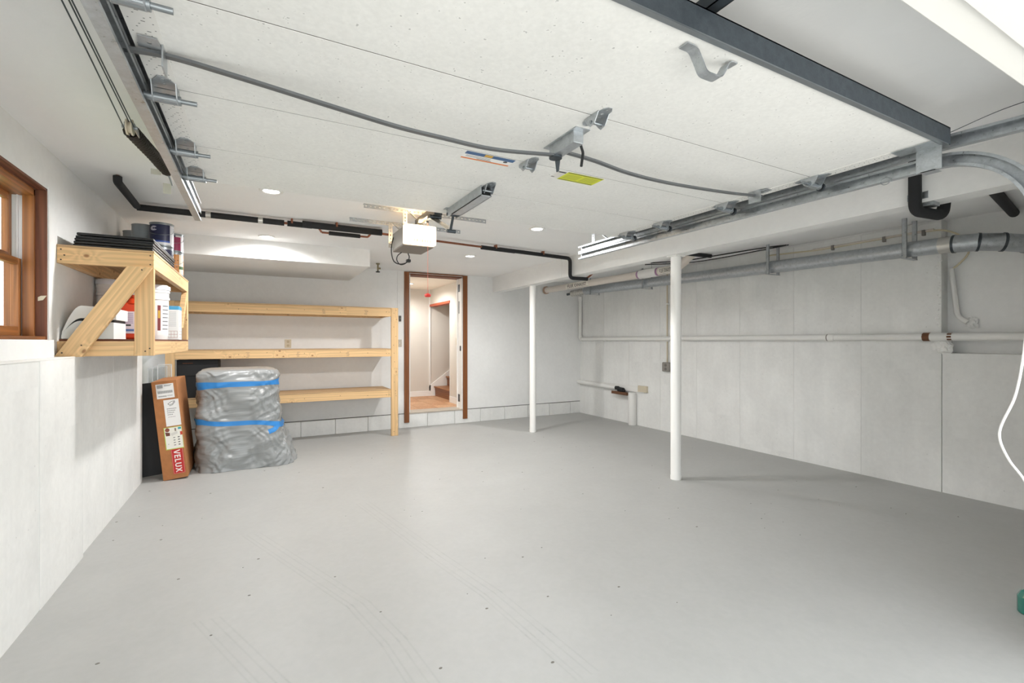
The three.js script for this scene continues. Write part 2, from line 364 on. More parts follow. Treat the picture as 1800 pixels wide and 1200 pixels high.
// back wall: a course of painted blocks, drywall above with the doorway
const wallBack = structure('wall_back', 'white back wall with a course of blocks along the floor', [2, 0, -7.1]);
const DX0 = 2.012, DX1 = 2.885, DTOP = 2.33, SILL = 0.222;
{
  part('block_core', bx(-1.5, 5.4, -0.02, 0.212, -7.3, ZB - 0.016), M.mortar, wallBack);
  let x = -1.27; let i = 0;
  while (x < 5.2) { const w = 0.4465; part('concrete_block', bx(x + 0.003, Math.min(x + w - 0.003, 5.199), 0, 0.209 - [0, 0.002, 0.001][i % 3], ZB - 0.1, ZB + [0, 0.002, -0.001, 0.001][i % 4], 0.004, i * 0.61), M.conc, wallBack); x += w; i++; }
  part('shadow_gap', bx(-1.4, 5.2, 0.209, 0.219, -7.25, ZB - 0.012), M.gap, wallBack);
  part('drywall', bx(-1.5, 1.836, 0.219, CEIL + 0.05, -7.2, ZB + 0.004, 0.002), M.paint, wallBack);
  part('drywall', bx(1.838, DX0, 0.219, CEIL + 0.05, -7.2, ZB, 0.002), M.paint, wallBack);
  part('drywall', bx(DX1, 5.25, 0.219, CEIL + 0.05, -7.2, ZB + 0.002, 0.002), M.paint, wallBack);
  part('drywall', bx(DX0, DX1, DTOP, CEIL + 0.05, -7.2, ZB), M.paint, wallBack);
}
// front wall with the open garage doorway, behind and around the camera
const wallFront = structure('wall_front', 'white front wall around the open garage doorway', [2, 0, -0.45]);
part('header', bx(-0.5, 2.78, 2.13, CEIL + 0.05, ZF, -0.3, 0.004), M.satin, wallFront);
part('stop_moulding', bx(-0.5, 2.78, 2.118, 2.13, -0.485, -0.3, 0.003), M.satin, wallFront);
part('pier', bx(-1.5, -0.5, -0.02, CEIL + 0.05, ZF, -0.3), M.paint, wallFront);
part('pier', bx(2.78, 5.6, -0.02, CEIL + 0.05, ZF, -0.3), M.paint, wallFront);
// outside: driveway and lawn, never in the frame but they carry the daylight in
const drive = structure('driveway', 'pale concrete driveway outside the garage', [2, -0.02, 5]);
part('driveway_slab', bx(-9, 13, -0.22, -0.02, -0.3, 16), S({ color: 0xc9c7c2, roughness: 0.9 }), drive);
const lawn = structure('side_yard', 'grass beside the garage', [-8, 0.8, -5]);
part('lawn_ground', bx(-18, -1.5, 0.5, 0.85, -14, -0.3), S({ color: 0x7e9463, roughness: 1 }), lawn);

// soffit over the storage shelf
const soffit = structure('trim_1', 'boxed-in drywall soffit under the ceiling above the shelving', [0, 2.165, -6.3]);
part('soffit_box', bx(-1.05, 1.147, 2.165, CEIL + 0.02, -7.1, -5.6, 0.003), M.paint, soffit);
// carrying beam, boxed in
const beam = structure('trim_2', 'boxed white carrying beam running along the garage', [3.485, 2.11, -4]);
part('beam_face', bx(3.41, 3.56, 2.11, CEIL + 0.02, -4.995, -0.5, 0.004), M.paint, beam);
part('beam_face', bx(3.411, 3.559, 2.111, CEIL + 0.02, -7.1, -4.999, 0.004), M.paint, beam);

// ------------------------------------------------------------------ steel columns
function column(x, z, r, label) {
  const t = thing('support_column', label, 'column', [x, 0, z], 'round columns under the beam');
  part('shaft', lathe([[0, 0], [r + 0.002, 0], [r + 0.002, 0.035], [r, 0.04], [r, 2.1], [0, 2.1]], x, 0, z, 36), M.satin, t);
  part('cap_plate', bx(x - 0.06, x + 0.06, 2.1, 2.11, z - 0.06, z + 0.06, 0.002), M.satin, t);
}
column(3.485, -3.2, 0.048, 'nearer, taller-looking white round steel column standing before the right wall');
column(3.485, -5.84, 0.046, 'farther white round steel column by the back wall, right of the doorway');

// ------------------------------------------------------------------ doorway to the hall
const door = structure('door_1', 'open doorway to the hall with brown wood casing', [2.45, 0.22, ZB]);
{
  const z0 = ZB, z1 = ZB + 0.022;
  part('casing', uvM(bx(1.937, 2.012, 0.078, 2.35, z0, z1, 0.003), 0.3, 'y'), M.casing, door, 'left brown casing board');
  part('casing', uvM(bx(2.885, 2.96, 0.066, 2.35, z0, z1, 0.003), 2.1, 'y'), M.casing, door, 'right brown casing board');
  part('head_casing', uvM(bx(2.012, 2.885, 2.336, 2.352, z0, z1, 0.002), 4.1, 'x'), M.casing, door);
  part('jamb', bx(DX0, DX0 + 0.02, SILL, DTOP, -7.24, ZB), M.satin, door);
  part('jamb', bx(DX1 - 0.02, DX1, SILL, DTOP, -7.24, ZB), M.satin, door);
  part('head_jamb', bx(DX0, DX1, DTOP - 0.02, DTOP, -7.24, ZB), M.redwood, door);
  part('threshold', bx(DX0 - 0.005, DX1 + 0.005, 0.205, SILL + 0.004, -7.3, ZB + 0.012, 0.005), S({ color: 0xb9aea0, roughness: 0.9 }), door);
  for (const y of [0.33, 2.1]) part('hinge', bx(2.862, 2.8665, y, y + 0.12, -7.16, -7.09, 0.001), M.darkSteel, door);
  part('stop_strip', bx(2.853, 2.866, SILL, DTOP - 0.02, -7.2, -7.17, 0.002), M.satin, door);
  part('strike_plate', bx(2.861, 2.8655, 1.15, 1.23, -7.09, -7.04, 0.001), M.darkSteel, door);
  part('weather_strip', bx(2.86, 2.866, 1.75, 1.95, -7.13, -7.115), M.darkSteel, door);
}
// the hall beyond
const hall = structure('hallway', 'small lit hallway behind the open doorway', [2.6, 0.22, -8]);
const HZ = -9.0, HC = 2.32, HF = 0.226, HXR = 3.0;
{
  const hallWall = S({ color: 0xd6d0c6, roughness: 0.8 }), hallCeil = S({ color: 0xefe6d8, roughness: 0.85 });
  const tileMats = [[196, 150, 112], [204, 160, 122], [188, 140, 102]].map((c, k) => S({ map: tile(dataTex(128, 128, (u, v) => mul(c, 1 + (nB(u + k * 0.3, v) - 0.5) * 0.25)), 0.33), roughness: 0.5 }));
  part('subfloor', bx(1.7, 4.6, 0.05, HF - 0.004, -9.2, -7.28), S({ color: 0x9c8470, roughness: 0.9 }), hall);
  for (let i = 0; i < 4; i++) for (let j = 0; j < 6; j++) part('floor_tile', bx(1.98 + i * 0.305, 1.98 + i * 0.305 + 0.301, HF - 0.006, HF, -7.3 - (j + 1) * 0.305 + 0.004, -7.3 - j * 0.305, 0.001), tileMats[(i * 2 + j) % 3], hall);
  part('hall_ceiling', bx(1.7, 4.6, HC, HC + 0.15, -9.2, -7.2), hallCeil, hall);
  part('hall_wall', bx(1.75, 4.6, 0, HC, HZ - 0.15, HZ), hallWall, hall);
  part('hall_wall', bx(1.75, 1.93, 0, HC, HZ, -7.2), hallWall, hall);
  part('hall_wall', bx(HXR, HXR + 0.12, 0, HC, -7.88, -7.2), hallWall, hall);
  part('opening_head', bx(HXR, HXR + 0.12, 2.03, HC, HZ, -7.88), hallWall, hall);
  part('opening_trim', bx(HXR - 0.012, HXR + 0.12, 1.985, 2.03, HZ + 0.02, -7.88, 0.003), S({ color: 0xb2502f, roughness: 0.5 }), hall, 'orange-red wooden trim strip');
  part('stair_side_wall', bx(HXR + 0.12, 4.6, 0, HC, -7.62, -7.5), hallWall, hall);
  part('end_wall', bx(4.5, 4.65, 0, HC, HZ, -7.5), hallWall, hall);
  part('baseboard', bx(1.93, HXR, HF, HF + 0.1, HZ, HZ + 0.015, 0.003), M.satin, hall);
  part('baseboard', bx(HXR - 0.015, HXR, HF, HF + 0.11, -7.885, -7.2, 0.003), M.satin, hall);
  part('corner_trim', bx(HXR - 0.02, HXR + 0.012, HF + 0.1, HC, HZ, HZ + 0.02, 0.003), M.satin, hall);
  part('corner_trim', bx(HXR - 0.006, HXR + 0.126, HF, 1.985, -7.894, -7.88, 0.002), M.satin, hall);
  part('panel_stile', bx(2.34, 2.44, HF, HC, HZ, HZ + 0.02, 0.003), M.satin, hall);
  part('switch_plate', bx(HXR - 0.008, HXR, 1.24, 1.36, -7.6, -7.52, 0.002), M.beige, hall);
  for (let i = 0; i < 5; i++) {
    const x = HXR + 0.1 + i * 0.25, y = HF + i * 0.19;
    part('riser', uvM(bx(x, x + 0.02, y, y + 0.165, HZ + 0.03, -7.89, 0.002), i, 'z'), M.casing, hall);
    part('tread', uvM(bx(x - 0.03, x + 0.27, y + 0.165, y + 0.19, HZ + 0.03, -7.89, 0.005), i * 0.4, 'z'), M.oak, hall);
  }
  part('skirt_board', frame(plate([[-0.02, 0], [0.1, 0], [1.4, 0.98], [1.4, 1.2], [-0.02, 0.2]], 0.02), [HXR, HF, HZ], [1, 0, 0], [0, 1, 0]), M.satin, hall);
}
downlight(2.35, -8.15, HC, 'small glowing ceiling light inside the hallway beyond the doorway', 5.5);
downlight(0.084, -3.72, CEIL, 'glowing round ceiling light left of the door opener, beside the garage door edge');
downlight(2.308, -3.79, CEIL, 'glowing round ceiling light right of the door opener, beside the garage door edge');
downlight(2.313, -5.39, CEIL, 'glowing round ceiling light in front of the hall doorway, nearest the back wall');
downlight(0.08, -5.36, CEIL, 'glowing round ceiling light right in front of the soffit above the shelving');

// ------------------------------------------------------------------ window in the left wall
const win = structure('window_1', 'stained wood double-hung window in the left wall', [-1.1, 1.31, -3]);
{
  const y0 = 1.31, y1 = 2.135, zf = -3.49, zn = -2.5;
  part('jamb_extension', uvM(bx(-1.062, XU + 0.004, y0, y1, zf, zf + 0.012), 0.2, 'y'), M.redwood, win);
  part('jamb_extension', uvM(bx(-1.062, XU + 0.004, y1 - 0.012, y1, zf, zn), 1.2, 'z'), M.redwood, win);
  part('sill', uvM(bx(-1.185, XU + 0.002, y0, y0 + 0.018, zf + 0.012, zn, 0.003), 2.2, 'z'), M.casing, win);
  part('frame_stile', uvM(bx(-1.108, -1.062, y0 + 0.018, y1 - 0.012, zf, zf + 0.03, 0.002), 0.7, 'y'), M.oak, win);
  part('frame_head', uvM(bx(-1.185, -1.062, y1 - 0.05, y1 - 0.012, zf, zn, 0.002), 3.7, 'z'), M.oak, win);
  part('frame_stile', uvM(bx(-1.185, -1.03, y0, y1, zn - 0.02, zn), 1.7, 'y'), M.oak, win);
  part('side_track', bx(-1.155, -1.108, y0 + 0.018, y1 - 0.05, zf, zf + 0.012, 0.002), M.vinyl, win);
  part('track_rib', bx(-1.134, -1.128, y0 + 0.018, y1 - 0.05, zf + 0.012, zf + 0.02), M.vinyl, win);
  part('outer_frame', uvM(bx(-1.185, -1.155, y0, y1 - 0.05, zf, zf + 0.012), 5.7, 'y'), M.oak, win);
  const sash = (name, x0, x1, b, t, label) => {
    const s = part(name, uvM(bx(x0, x1, b, t, zf + 0.022, zf + 0.058, 0.004), rr(0, 5), 'y'), M.oak, win, label);
    part('stile', uvM(bx(x0, x1, b, t, zn - 0.065, zn - 0.02, 0.004), rr(0, 5), 'y'), M.oak, s);
    part('rail', uvM(bx(x0, x1, b, b + 0.05, zf + 0.058, zn - 0.065, 0.004), rr(0, 5), 'z'), M.oak, s);
    part('rail', uvM(bx(x0, x1, t - 0.036, t, zf + 0.058, zn - 0.065, 0.004), rr(0, 5), 'z'), M.oak, s);
    part('pane', bx((x0 + x1) / 2 - 0.002, (x0 + x1) / 2 + 0.002, b + 0.05, t - 0.036, zf + 0.058, zn - 0.065), M.glass, s);
  };
  sash('lower_sash', -1.145, -1.112, y0 + 0.02, 1.742, 'lower wooden sash');
  sash('upper_sash', -1.18, -1.15, 1.72, y1 - 0.05, 'upper wooden sash');
  part('peeling_tape', frame(plate([[0, 0], [0.02, 0.005], [0.035, 0.03], [0.012, 0.028], [0, 0.02]], 0.003), [-1.05, 1.52, zf + 0.013], [1, 0, 0], [0, 1, 0]), M.beige, win);
}

// ------------------------------------------------------------------ wall shelf on the left
const screwAt = (x, y, z, axis) => cyl(x, y, z, 0.0042, 0.0042, 0.004, axis, 8);
const wallShelf = thing('wall_shelf', 'two-tier pine wall shelf with a diagonal brace by the window', 'shelf', [-0.8, 1.21, -4.45]);
const S0 = -3.634, S1 = -5.282, SX = -0.567, SY0 = 1.212, SY1 = 1.848;
{
  const t = wallShelf, sx = [];
  part('top_rail', timber(XU + 0.001, SX, SY1 - 0.095, SY1, S0 - 0.038, S0), M.pine, t);
  part('side_rail', timber(SX - 0.038, SX, SY1 - 0.095, SY1, S1, S0 - 0.0385), M.pine, t);
  part('top_rail', timber(XU + 0.001, SX - 0.0385, SY1 - 0.095, SY1, S1, S1 + 0.038), M.pine, t);
  part('wall_rail', timber(XU + 0.001, XU + 0.039, SY1 - 0.095, SY1, S1 + 0.0385, S0 - 0.0385), M.pine, t);
  part('shelf_board', timber(XU + 0.001, SX + 0.002, SY1, SY1 + 0.012, S1, S0 + 0.002, 0.001), M.ply, t);
  part('bottom_rail', timber(XU + 0.001, SX - 0.0975, SY0, SY0 + 0.09, S0 - 0.038, S0 - 0.003), M.pine, t);
  part('side_rail', timber(SX - 0.038, SX, SY0 + 0.002, SY0 + 0.09, S1, S0 - 0.0385), M.pine, t);
  part('bottom_rail', timber(XU + 0.001, SX - 0.0385, SY0, SY0 + 0.09, S1, S1 + 0.038), M.pine, t);
  part('wall_rail', timber(XU + 0.001, XU + 0.039, SY0 + 0.002, SY0 + 0.09, S1 + 0.0385, S0 - 0.0385), M.pine, t);
  part('shelf_board', timber(XU + 0.001, SX - 0.002, SY0 + 0.09, SY0 + 0.102, S1, S0 - 0.0385, 0.001), M.redwood, t);
  part('post', timber(SX - 0.097, SX, SY0, SY1 - 0.0955, S0 - 0.0375, S0), M.pine, t);
  part('post', timber(SX - 0.038, SX, SY0 + 0.103, SY1 - 0.0955, S1, S1 + 0.09), M.pine, t);
  part('post', timber(XU + 0.002, XU + 0.04, SY0 + 0.103, SY1 - 0.0955, S1, S1 + 0.09), M.pine, t);
  // diagonal brace on the front
  const br = plate([[-1.018, 1.213], [-0.9, 1.213], [-0.573, 1.7525], [-0.69, 1.7525]], 0.036, [], 0.002); br.deleteAttribute('uv');
  const bg = br.toNonIndexed(), p = bg.attributes.position, uv = new Float32Array(p.count * 2), c = Math.cos(1.025), s = Math.sin(1.025);
  for (let i = 0; i < p.count; i++) { uv[2 * i] = p.getX(i) * c + p.getY(i) * s; uv[2 * i + 1] = -p.getX(i) * s + p.getY(i) * c + p.getZ(i); }
  bg.setAttribute('uv', new THREE.BufferAttribute(uv, 2)); bg.translate(0, 0, S0 + 0.002);
  part('diagonal_brace', bg, M.pine, t);
  const br2 = plate([[0, 0], [0.09, 0], [0.3, 0.24], [0.3, 0.33]], 0.036, [], 0.001); br2.deleteAttribute('uv'); const b2 = uvM(br2.toNonIndexed(), 2, 'x');
  part('knee_brace', frame(b2, [SX - 0.04, SY1 - 0.43, S1 + 0.09], [0, 0, -1], [0, 1, 0]).translate(0, 0.0, 0.3), M.pine, t);
  for (const [x, y] of [[-1.0, 1.833], [-1.0, 1.773], [-0.985, 1.8], [-0.585, 1.83], [-0.585, 1.775], [-0.61, 1.24], [-0.588, 1.257]]) sx.push(screwAt(x, y, S0 + (y > 1.7 ? 0.001 : 0.001), 'z'));
  for (const [x, y] of [[-0.985, 1.235], [-0.9, 1.278], [-0.62, 1.735]]) sx.push(screwAt(x, y, S0 + 0.0405, 'z'));
  const o = part('screw_heads', sx, M.screw, t); o.userData.kind = 'stuff';
}
// things on the wall shelf -------------------------------------------------
// folded black tarp: a stack of floppy layers
{
  const t = thing('folded_tarp', 'folded black plastic tarp lying on the wall shelf top', 'tarp', [-0.76, SY1 + 0.012, -4.0]);
  const noise = new ImprovedNoise();
  for (let k = 0; k < 5; k++) {
    const x0 = -0.955 + k * 0.004, x1 = -0.572 + rr(-0.006, 0.006), z0 = -4.5 + rr(-0.02, 0.02), z1 = -3.655 + rr(-0.006, 0.004), y0 = SY1 + 0.013 + k * 0.0165, h = 0.016;
    const g = new RoundedBoxGeometry(x1 - x0, h, z1 - z0, 3, 0.006), p = g.attributes.position;
    for (let i = 0; i < p.count; i++) { const x = p.getX(i), z = p.getZ(i); p.setY(i, p.getY(i) + 0.003 * noise.noise(x * 9, k * 3, z * 7) * (k + 1) * 0.4); p.setZ(i, z + 0.006 * noise.noise(x * 14, k * 7, 2)); p.setX(i, x + 0.006 * noise.noise(z * 12, k * 5, 8)); }
    g.translate((x0 + x1) / 2, y0 + h / 2, (z0 + z1) / 2); g.computeVertexNormals();
    part('fold', g, S({ color: 0x17181a, roughness: 0.38 }), t);
  }
}
function tin(name, x, y, z, r, h, mat, label, draw, turn = 0, group) {
  const t = thing(name, label, 'paint can', [x, y, z], group);
  part('body', lathe([[0, 0], [r, 0], [r * 1.02, 0.004], [r * 1.0, 0.01], [r, h - 0.012], [r * 1.03, h - 0.009], [r * 1.03, h - 0.003], [r * 0.98, h - 0.002], [r * 0.96, h - 0.006], [r * 0.85, h - 0.007], [0, h - 0.007]], x, y, z, 40), mat, t);
  const g = new THREE.CylinderGeometry(r * 1.006, r * 1.006, h - 0.034, 48, 1, true); g.rotateY(turn); g.translate(x, y + h / 2 - 0.003, z);
  part('paper_label', g, S({ map: canvasTex(512, 256, draw), roughness: 0.4 }), t);
  part('bail_handle', wire([[x - r * 1.03, y + h * 0.75, z], [x - r * 0.9, y + h * 0.55, z + r * 0.62], [x, y + h * 0.46, z + r * 1.08], [x + r * 0.9, y + h * 0.55, z + r * 0.62], [x + r * 1.03, y + h * 0.75, z]], 0.0015, 30, 5), M.steel, t);
  return t;
}
const TOP = SY1 + 0.0125;
const swirl = (c, x, y, r) => { c.strokeStyle = '#e6e4ee'; c.lineWidth = r * 0.28; for (const k of [1, 0.55]) { c.beginPath(); c.arc(x, y, r * k, 0.6, 5.6); c.stroke(); } };
const navyLabel = (c, w, h) => { c.fillStyle = '#d9d9dc'; c.fillRect(0, 0, w, h); c.fillStyle = '#1c2145'; c.fillRect(w * 0.34, 0, w * 0.36, h * 0.86); c.fillStyle = '#3a58a8'; c.fillRect(w * 0.34, h * 0.8, w * 0.36, h * 0.08); swirl(c, w * 0.47, h * 0.2, h * 0.1); c.fillStyle = '#8d8f9a'; for (let i = 0; i < 9; i++) { c.fillRect(w * 0.05, h * (0.12 + i * 0.08), w * 0.22, h * 0.025); c.fillRect(w * 0.76, h * (0.12 + i * 0.08), w * 0.2, h * 0.025); } };
const purpleLabel = (c, w, h) => { c.fillStyle = '#dcd4d8'; c.fillRect(0, 0, w, h); c.fillStyle = '#1f2240'; c.fillRect(w * 0.3, 0, w * 0.22, h); c.fillStyle = '#9c2f58'; c.fillRect(w * 0.46, h * 0.1, w * 0.16, h * 0.9); c.fillStyle = '#8d8f9a'; for (let i = 0; i < 9; i++) c.fillRect(w * 0.68, h * (0.12 + i * 0.08), w * 0.25, h * 0.03); };
const orangeLabel = (c, w, h) => { c.fillStyle = '#c78440'; c.fillRect(0, 0, w, h); c.fillStyle = '#6e3d1e'; for (let i = 0; i < 70; i++) c.fillRect((i * 97) % w, (i * 53) % h, 14, 9); c.fillStyle = '#e7dfcf'; c.fillRect(w * 0.62, 0, w * 0.12, h); c.fillStyle = '#4d6b45'; c.fillRect(w * 0.62, h * 0.6, w * 0.12, h * 0.15); };
const greyLabel = (c, w, h) => { c.fillStyle = '#8f979c'; c.fillRect(0, 0, w, h); c.fillStyle = '#6f777c'; for (let i = 0; i < 6; i++) c.fillRect(w * 0.3, h * (0.2 + i * 0.1), w * 0.3, h * 0.03); };
tin('paint_can', -0.672, TOP, -4.63, 0.076, 0.185, M.steel, 'lower dark blue paint can behind the black tarp', navyLabel, 3.3);
tin('paint_can', -0.672, TOP + 0.1855, -4.63, 0.078, 0.19, M.steel, 'upper navy paint can with a white swirl emblem, on another can', navyLabel, 2.75);
tin('paint_can', -0.627, TOP, -4.95, 0.062, 0.2, M.steel, 'lower tan and orange patterned can near the shelf end', orangeLabel, 3.0);
tin('paint_can', -0.627, TOP + 0.2005, -4.95, 0.062, 0.16, M.steel, 'upper crimson and navy can on the orange can', purpleLabel, 3.2);
tin('paint_can', -0.81, TOP, -4.76, 0.076, 0.185, M.steel, 'lower silver can wedged behind the navy cans', greyLabel, 0.4);
tin('paint_can', -0.81, TOP + 0.1855, -4.76, 0.076, 0.19, M.steel, 'upper silver can with a pale label just left of the navy can', greyLabel, 1.4);
tin('paint_can', -0.925, TOP, -5.05, 0.08, 0.19, M.steel, 'lower grey tin against the wall in the far shelf corner', greyLabel);
tin('paint_can', -0.92, TOP + 0.1905, -5.05, 0.078, 0.18, M.steel, 'upper grey tin with handle in the far shelf corner', greyLabel, 0.8);
const LOW = SY0 + 0.1025;
// white plastic sheet, folded over
{
  const t = thing('plastic_sheet', 'white plastic sheet folded over on the lower wall shelf tier', 'plastic sheet', [-0.92, LOW, -3.82]);
  const arcTop = (h, w) => Array.from({ length: 21 }, (_, i) => { const k = i / 20; return [-1.012 + w * k, LOW + 0.002 + h * Math.sin(Math.min(1, 0.12 + k * 2.4) * Math.PI / 2) * (1 - 0.1 * k)]; });
  const solid = (top, low, z0, z1) => toCreasedNormals(plate([...top, ...low.slice().reverse()], z1 - z0, [], 0).translate(0, 0, z0), 0.6);
  const a = solid(arcTop(0.11, 0.24), [[-1.012, LOW + 0.001], [-0.772, LOW + 0.001]], -3.98, -3.68), b = solid(arcTop(0.205, 0.25), arcTop(0.128, 0.25), -3.98, -3.69);
  part('gap_shade_fill', solid(arcTop(0.127, 0.24), arcTop(0.1105, 0.24), -3.97, -3.7), M.black, t);  // black sliver that colours in the shade between the two folds
  part('lower_fold', a, S({ color: 0xe4e8e6, roughness: 0.4 }), t); part('upper_fold', b, S({ color: 0xe9e9e4, roughness: 0.4 }), t);
}
solo('brown_box', bx(-1.005, -0.87, LOW, LOW + 0.34, -4.9, -4.66, 0.004), S({ color: 0x4a2a1e, roughness: 0.7 }), 'dark brown carton at the back of the lower shelf tier', 'box');
function bucket(x, y, z, r, h, label, text) {
  const t = thing('plastic_bucket', label, 'bucket', [x, y, z]);
  part('pail', lathe([[0, 0], [r * 0.88, 0], [r * 0.9, 0.006], [r * 0.97, h * 0.72], [r * 1.05, h * 0.73], [r * 1.05, h * 0.77], [r * 0.98, h * 0.78], [r * 0.99, h * 0.85], [r * 1.06, h * 0.86], [r * 1.06, h * 0.9], [r, h * 0.91], [0, h * 0.91]], x, y, z, 40), M.pvcWhite, t);
  part('lid', lathe([[0, h], [r * 0.9, h], [r * 0.93, h - 0.006], [r * 1.08, h - 0.008], [r * 1.1, h - 0.016], [r * 1.1, h - 0.036], [r * 1.02, h - 0.036], [r, h * 0.91], [0, h * 0.9]].reverse(), x, y, z, 40), S({ color: 0xe6e9ee, roughness: 0.4 }), t);
  if (text) { const g = new THREE.CylinderGeometry(r * 0.975, r * 0.92, h * 0.6, 48, 1, true, 0.2, 2.2); g.translate(x, y + h * 0.37, z); part('printed_label', g, S({ map: canvasTex(512, 256, (c, w, hh) => { c.fillStyle = '#eceae6'; c.fillRect(0, 0, w, hh); c.fillStyle = '#7a2b2b'; c.fillRect(10, 20, 60, hh - 60); c.fillStyle = '#c9a23d'; c.fillRect(20, 60, 40, 60); c.fillStyle = '#77787c'; for (let i = 0; i < 14; i++) c.fillRect(110 + (i % 2) * 190, 20 + Math.floor(i / 2) * 30, 150, 8); c.fillRect(330, 170, 60, 50); }), roughness: 0.45 }), t); }
  return t;
}
bucket(-0.66, LOW, -4.32, 0.078, 0.4, 'white lidded pail with printed label behind the front shelf post', true);
bucket(-0.945, LOW, -4.36, 0.065, 0.43, 'tall white pail in the dim back corner of the lower tier', false);
// orange jug with label
{
  const x0 = -0.85, x1 = -0.725, z = -4.1, t = thing('orange_jug', 'orange plastic jug with a white label behind the diagonal brace', 'jug', [-0.79, LOW, z]);
  const mat = S({ color: 0xd9431c, roughness: 0.4 });
  part('body', [bx(x0, x1, LOW, LOW + 0.25, z - 0.045, z + 0.045, 0.014), lathe([[0.05, 0], [0.04, 0.03], [0.02, 0.045], [0.02, 0.06], [0, 0.06]], -0.75, LOW + 0.245, z, 20), pipe([[-0.76, LOW + 0.28, z], [-0.8, LOW + 0.31, z], [-0.83, LOW + 0.3, z], [-0.835, LOW + 0.24, z]], 0.011, 0.02, 10)], mat, t);
  part('screw_cap', cyl(-0.75, LOW + 0.318, z, 0.024, 0.022, 0.028, 'y', 20), S({ color: 0xf0ece4, roughness: 0.4 }), t);
  const g = bx(x0 + 0.01, x1 - 0.006, LOW + 0.04, LOW + 0.19, z + 0.045, z + 0.0465); g.setAttribute('uv', new THREE.BoxGeometry(1, 1, 1).toNonIndexed().attributes.uv);
  part('paper_label', g, S({ map: canvasTex(256, 256, (c, w, h) => { c.fillStyle = '#e7dbe2'; c.fillRect(0, 0, w, h); c.fillStyle = '#9a86ae'; for (let i = 0; i < 8; i++) c.fillRect(20, 20 + i * 16, 200, 6); c.fillStyle = '#5d79b0'; c.fillRect(20, 205, 210, 26); c.fillStyle = '#444'; c.fillRect(40, 150, 150, 20); }), roughness: 0.5 }), t);
}
solo('grey_carton', bx(-0.92, -0.862, LOW, LOW + 0.075, -4.3, -4.22, 0.003), S({ color: 0x6d6f70, roughness: 0.8 }), 'small grey carton between plastic sheet and orange jug', 'box');
solo('glass_jar', lathe([[0, 0], [0.03, 0], [0.031, 0.05], [0.02, 0.07], [0.021, 0.09], [0, 0.09]], -0.885, LOW, -4.13, 20), S({ color: 0xb9a78f, roughness: 0.3 }), 'small tan jar beside the orange jug', 'jar');
// white carton with blue top
{
  const t = thing('white_carton', 'white printed carton with a blue top edge beside the pail', 'carton', [-0.62, LOW, -4.75]);
  const mat = S({ map: canvasTex(256, 512, (c, w, h) => { c.fillStyle = '#e9e9e6'; c.fillRect(0, 0, w, h); c.fillStyle = '#4aa0cc'; c.fillRect(0, 0, w, 50); c.fillStyle = '#b9babb'; for (let i = 0; i < 12; i++) c.fillRect(30, 80 + i * 20, 180, 7); c.strokeStyle = '#b08a80'; c.lineWidth = 5; c.strokeRect(20, 380, 210, 100); for (let i = 1; i < 4; i++) { c.beginPath(); c.moveTo(20 + i * 52, 380); c.lineTo(20 + i * 52, 480); c.stroke(); } c.beginPath(); c.moveTo(20, 430); c.lineTo(230, 430); c.stroke(); }), roughness: 0.6 });
  const g = new RoundedBoxGeometry(0.1, 0.27, 0.16, 1, 0.003); g.translate(-0.615, LOW + 0.135, -4.75); part('box_body', g, mat, t);
  part('top_flap', bx(-0.663, -0.567, LOW + 0.27, LOW + 0.274, -4.828, -4.672, 0.001), S({ color: 0x3f97c6, roughness: 0.5 }), t);
}

// ------------------------------------------------------------------ storage shelving against the back wall
const rack = thing('storage_shelving', 'long three-tier pine shelving unit against the back wall', 'shelving', [0.4, 0, -6.75]);
{
  const zf = -6.5, zb = ZB + 0.006, XA = -0.915, XB = 1.712, t = rack, sx = [];
  const xe = 1.615;
  for (const [y0, y1] of [[1.642, 1.75], [1.095, 1.19], [0.535, 0.632]]) {
    part('front_rail', timber(XA + 0.09, xe, y0, y1, zf - 0.038, zf), M.pine, t);
    part('back_rail', timber(XA + 0.001, xe, y0, y1, zb, zb + 0.038), M.pine, t);
    for (const x of [XA + 0.1, 0.35, xe - 0.04]) part('cross_piece', timber(x, x + 0.038, y0 + 0.002, y1, zb + 0.0385, zf - 0.0385), M.pine, t);
    part('shelf_board', timber(XA + 0.0955, xe, y1 + 0.0005, y1 + 0.013, zb + 0.001, zf + 0.002, 0.001), M.ply, t);
    for (const x of [1.55, 1.585, 1.3, 0.95, 0.52, 0.1, -0.2]) sx.push(screwAt(x, y0 + rr(0.03, 0.07), zf + 0.0005, 'z'));
  }
  part('post', timber(XB - 0.094, XB, 0, 1.762, zf - 0.0375, zf + 0.001), M.pine, t);
  part('post', timber(XA, XA + 0.089, 0, 1.762, zf - 0.0375, zf), M.pine, t);
  for (const y of [1.73, 1.69, 1.5, 1.37, 1.25, 1.14, 1.02, 0.74, 0.62, 0.58, 0.55, 0.06]) sx.push(screwAt(1.665 + rr(-0.018, 0.018), y, zf + 0.0015, 'z'));
  const o = part('screw_heads', sx, M.screw, t); o.userData.kind = 'stuff';
  // faint ink grade stamps on the rails
  const ink = S({ color: 0xa18469, roughness: 0.8 });
  for (const [x, y] of [[0.42, 1.14], [1.02, 1.14], [-0.13, 1.14], [0.72, 1.69], [1.25, 1.69]]) { const b = []; for (let i = 0; i < 5; i++) b.push(bx(x + rr(0, 0.02), x + 0.03 + rr(0, 0.02), y - 0.03 + i * 0.013, y - 0.025 + i * 0.013, zf, zf + 0.0006)); part('grade_stamp', b, ink, t); }
}
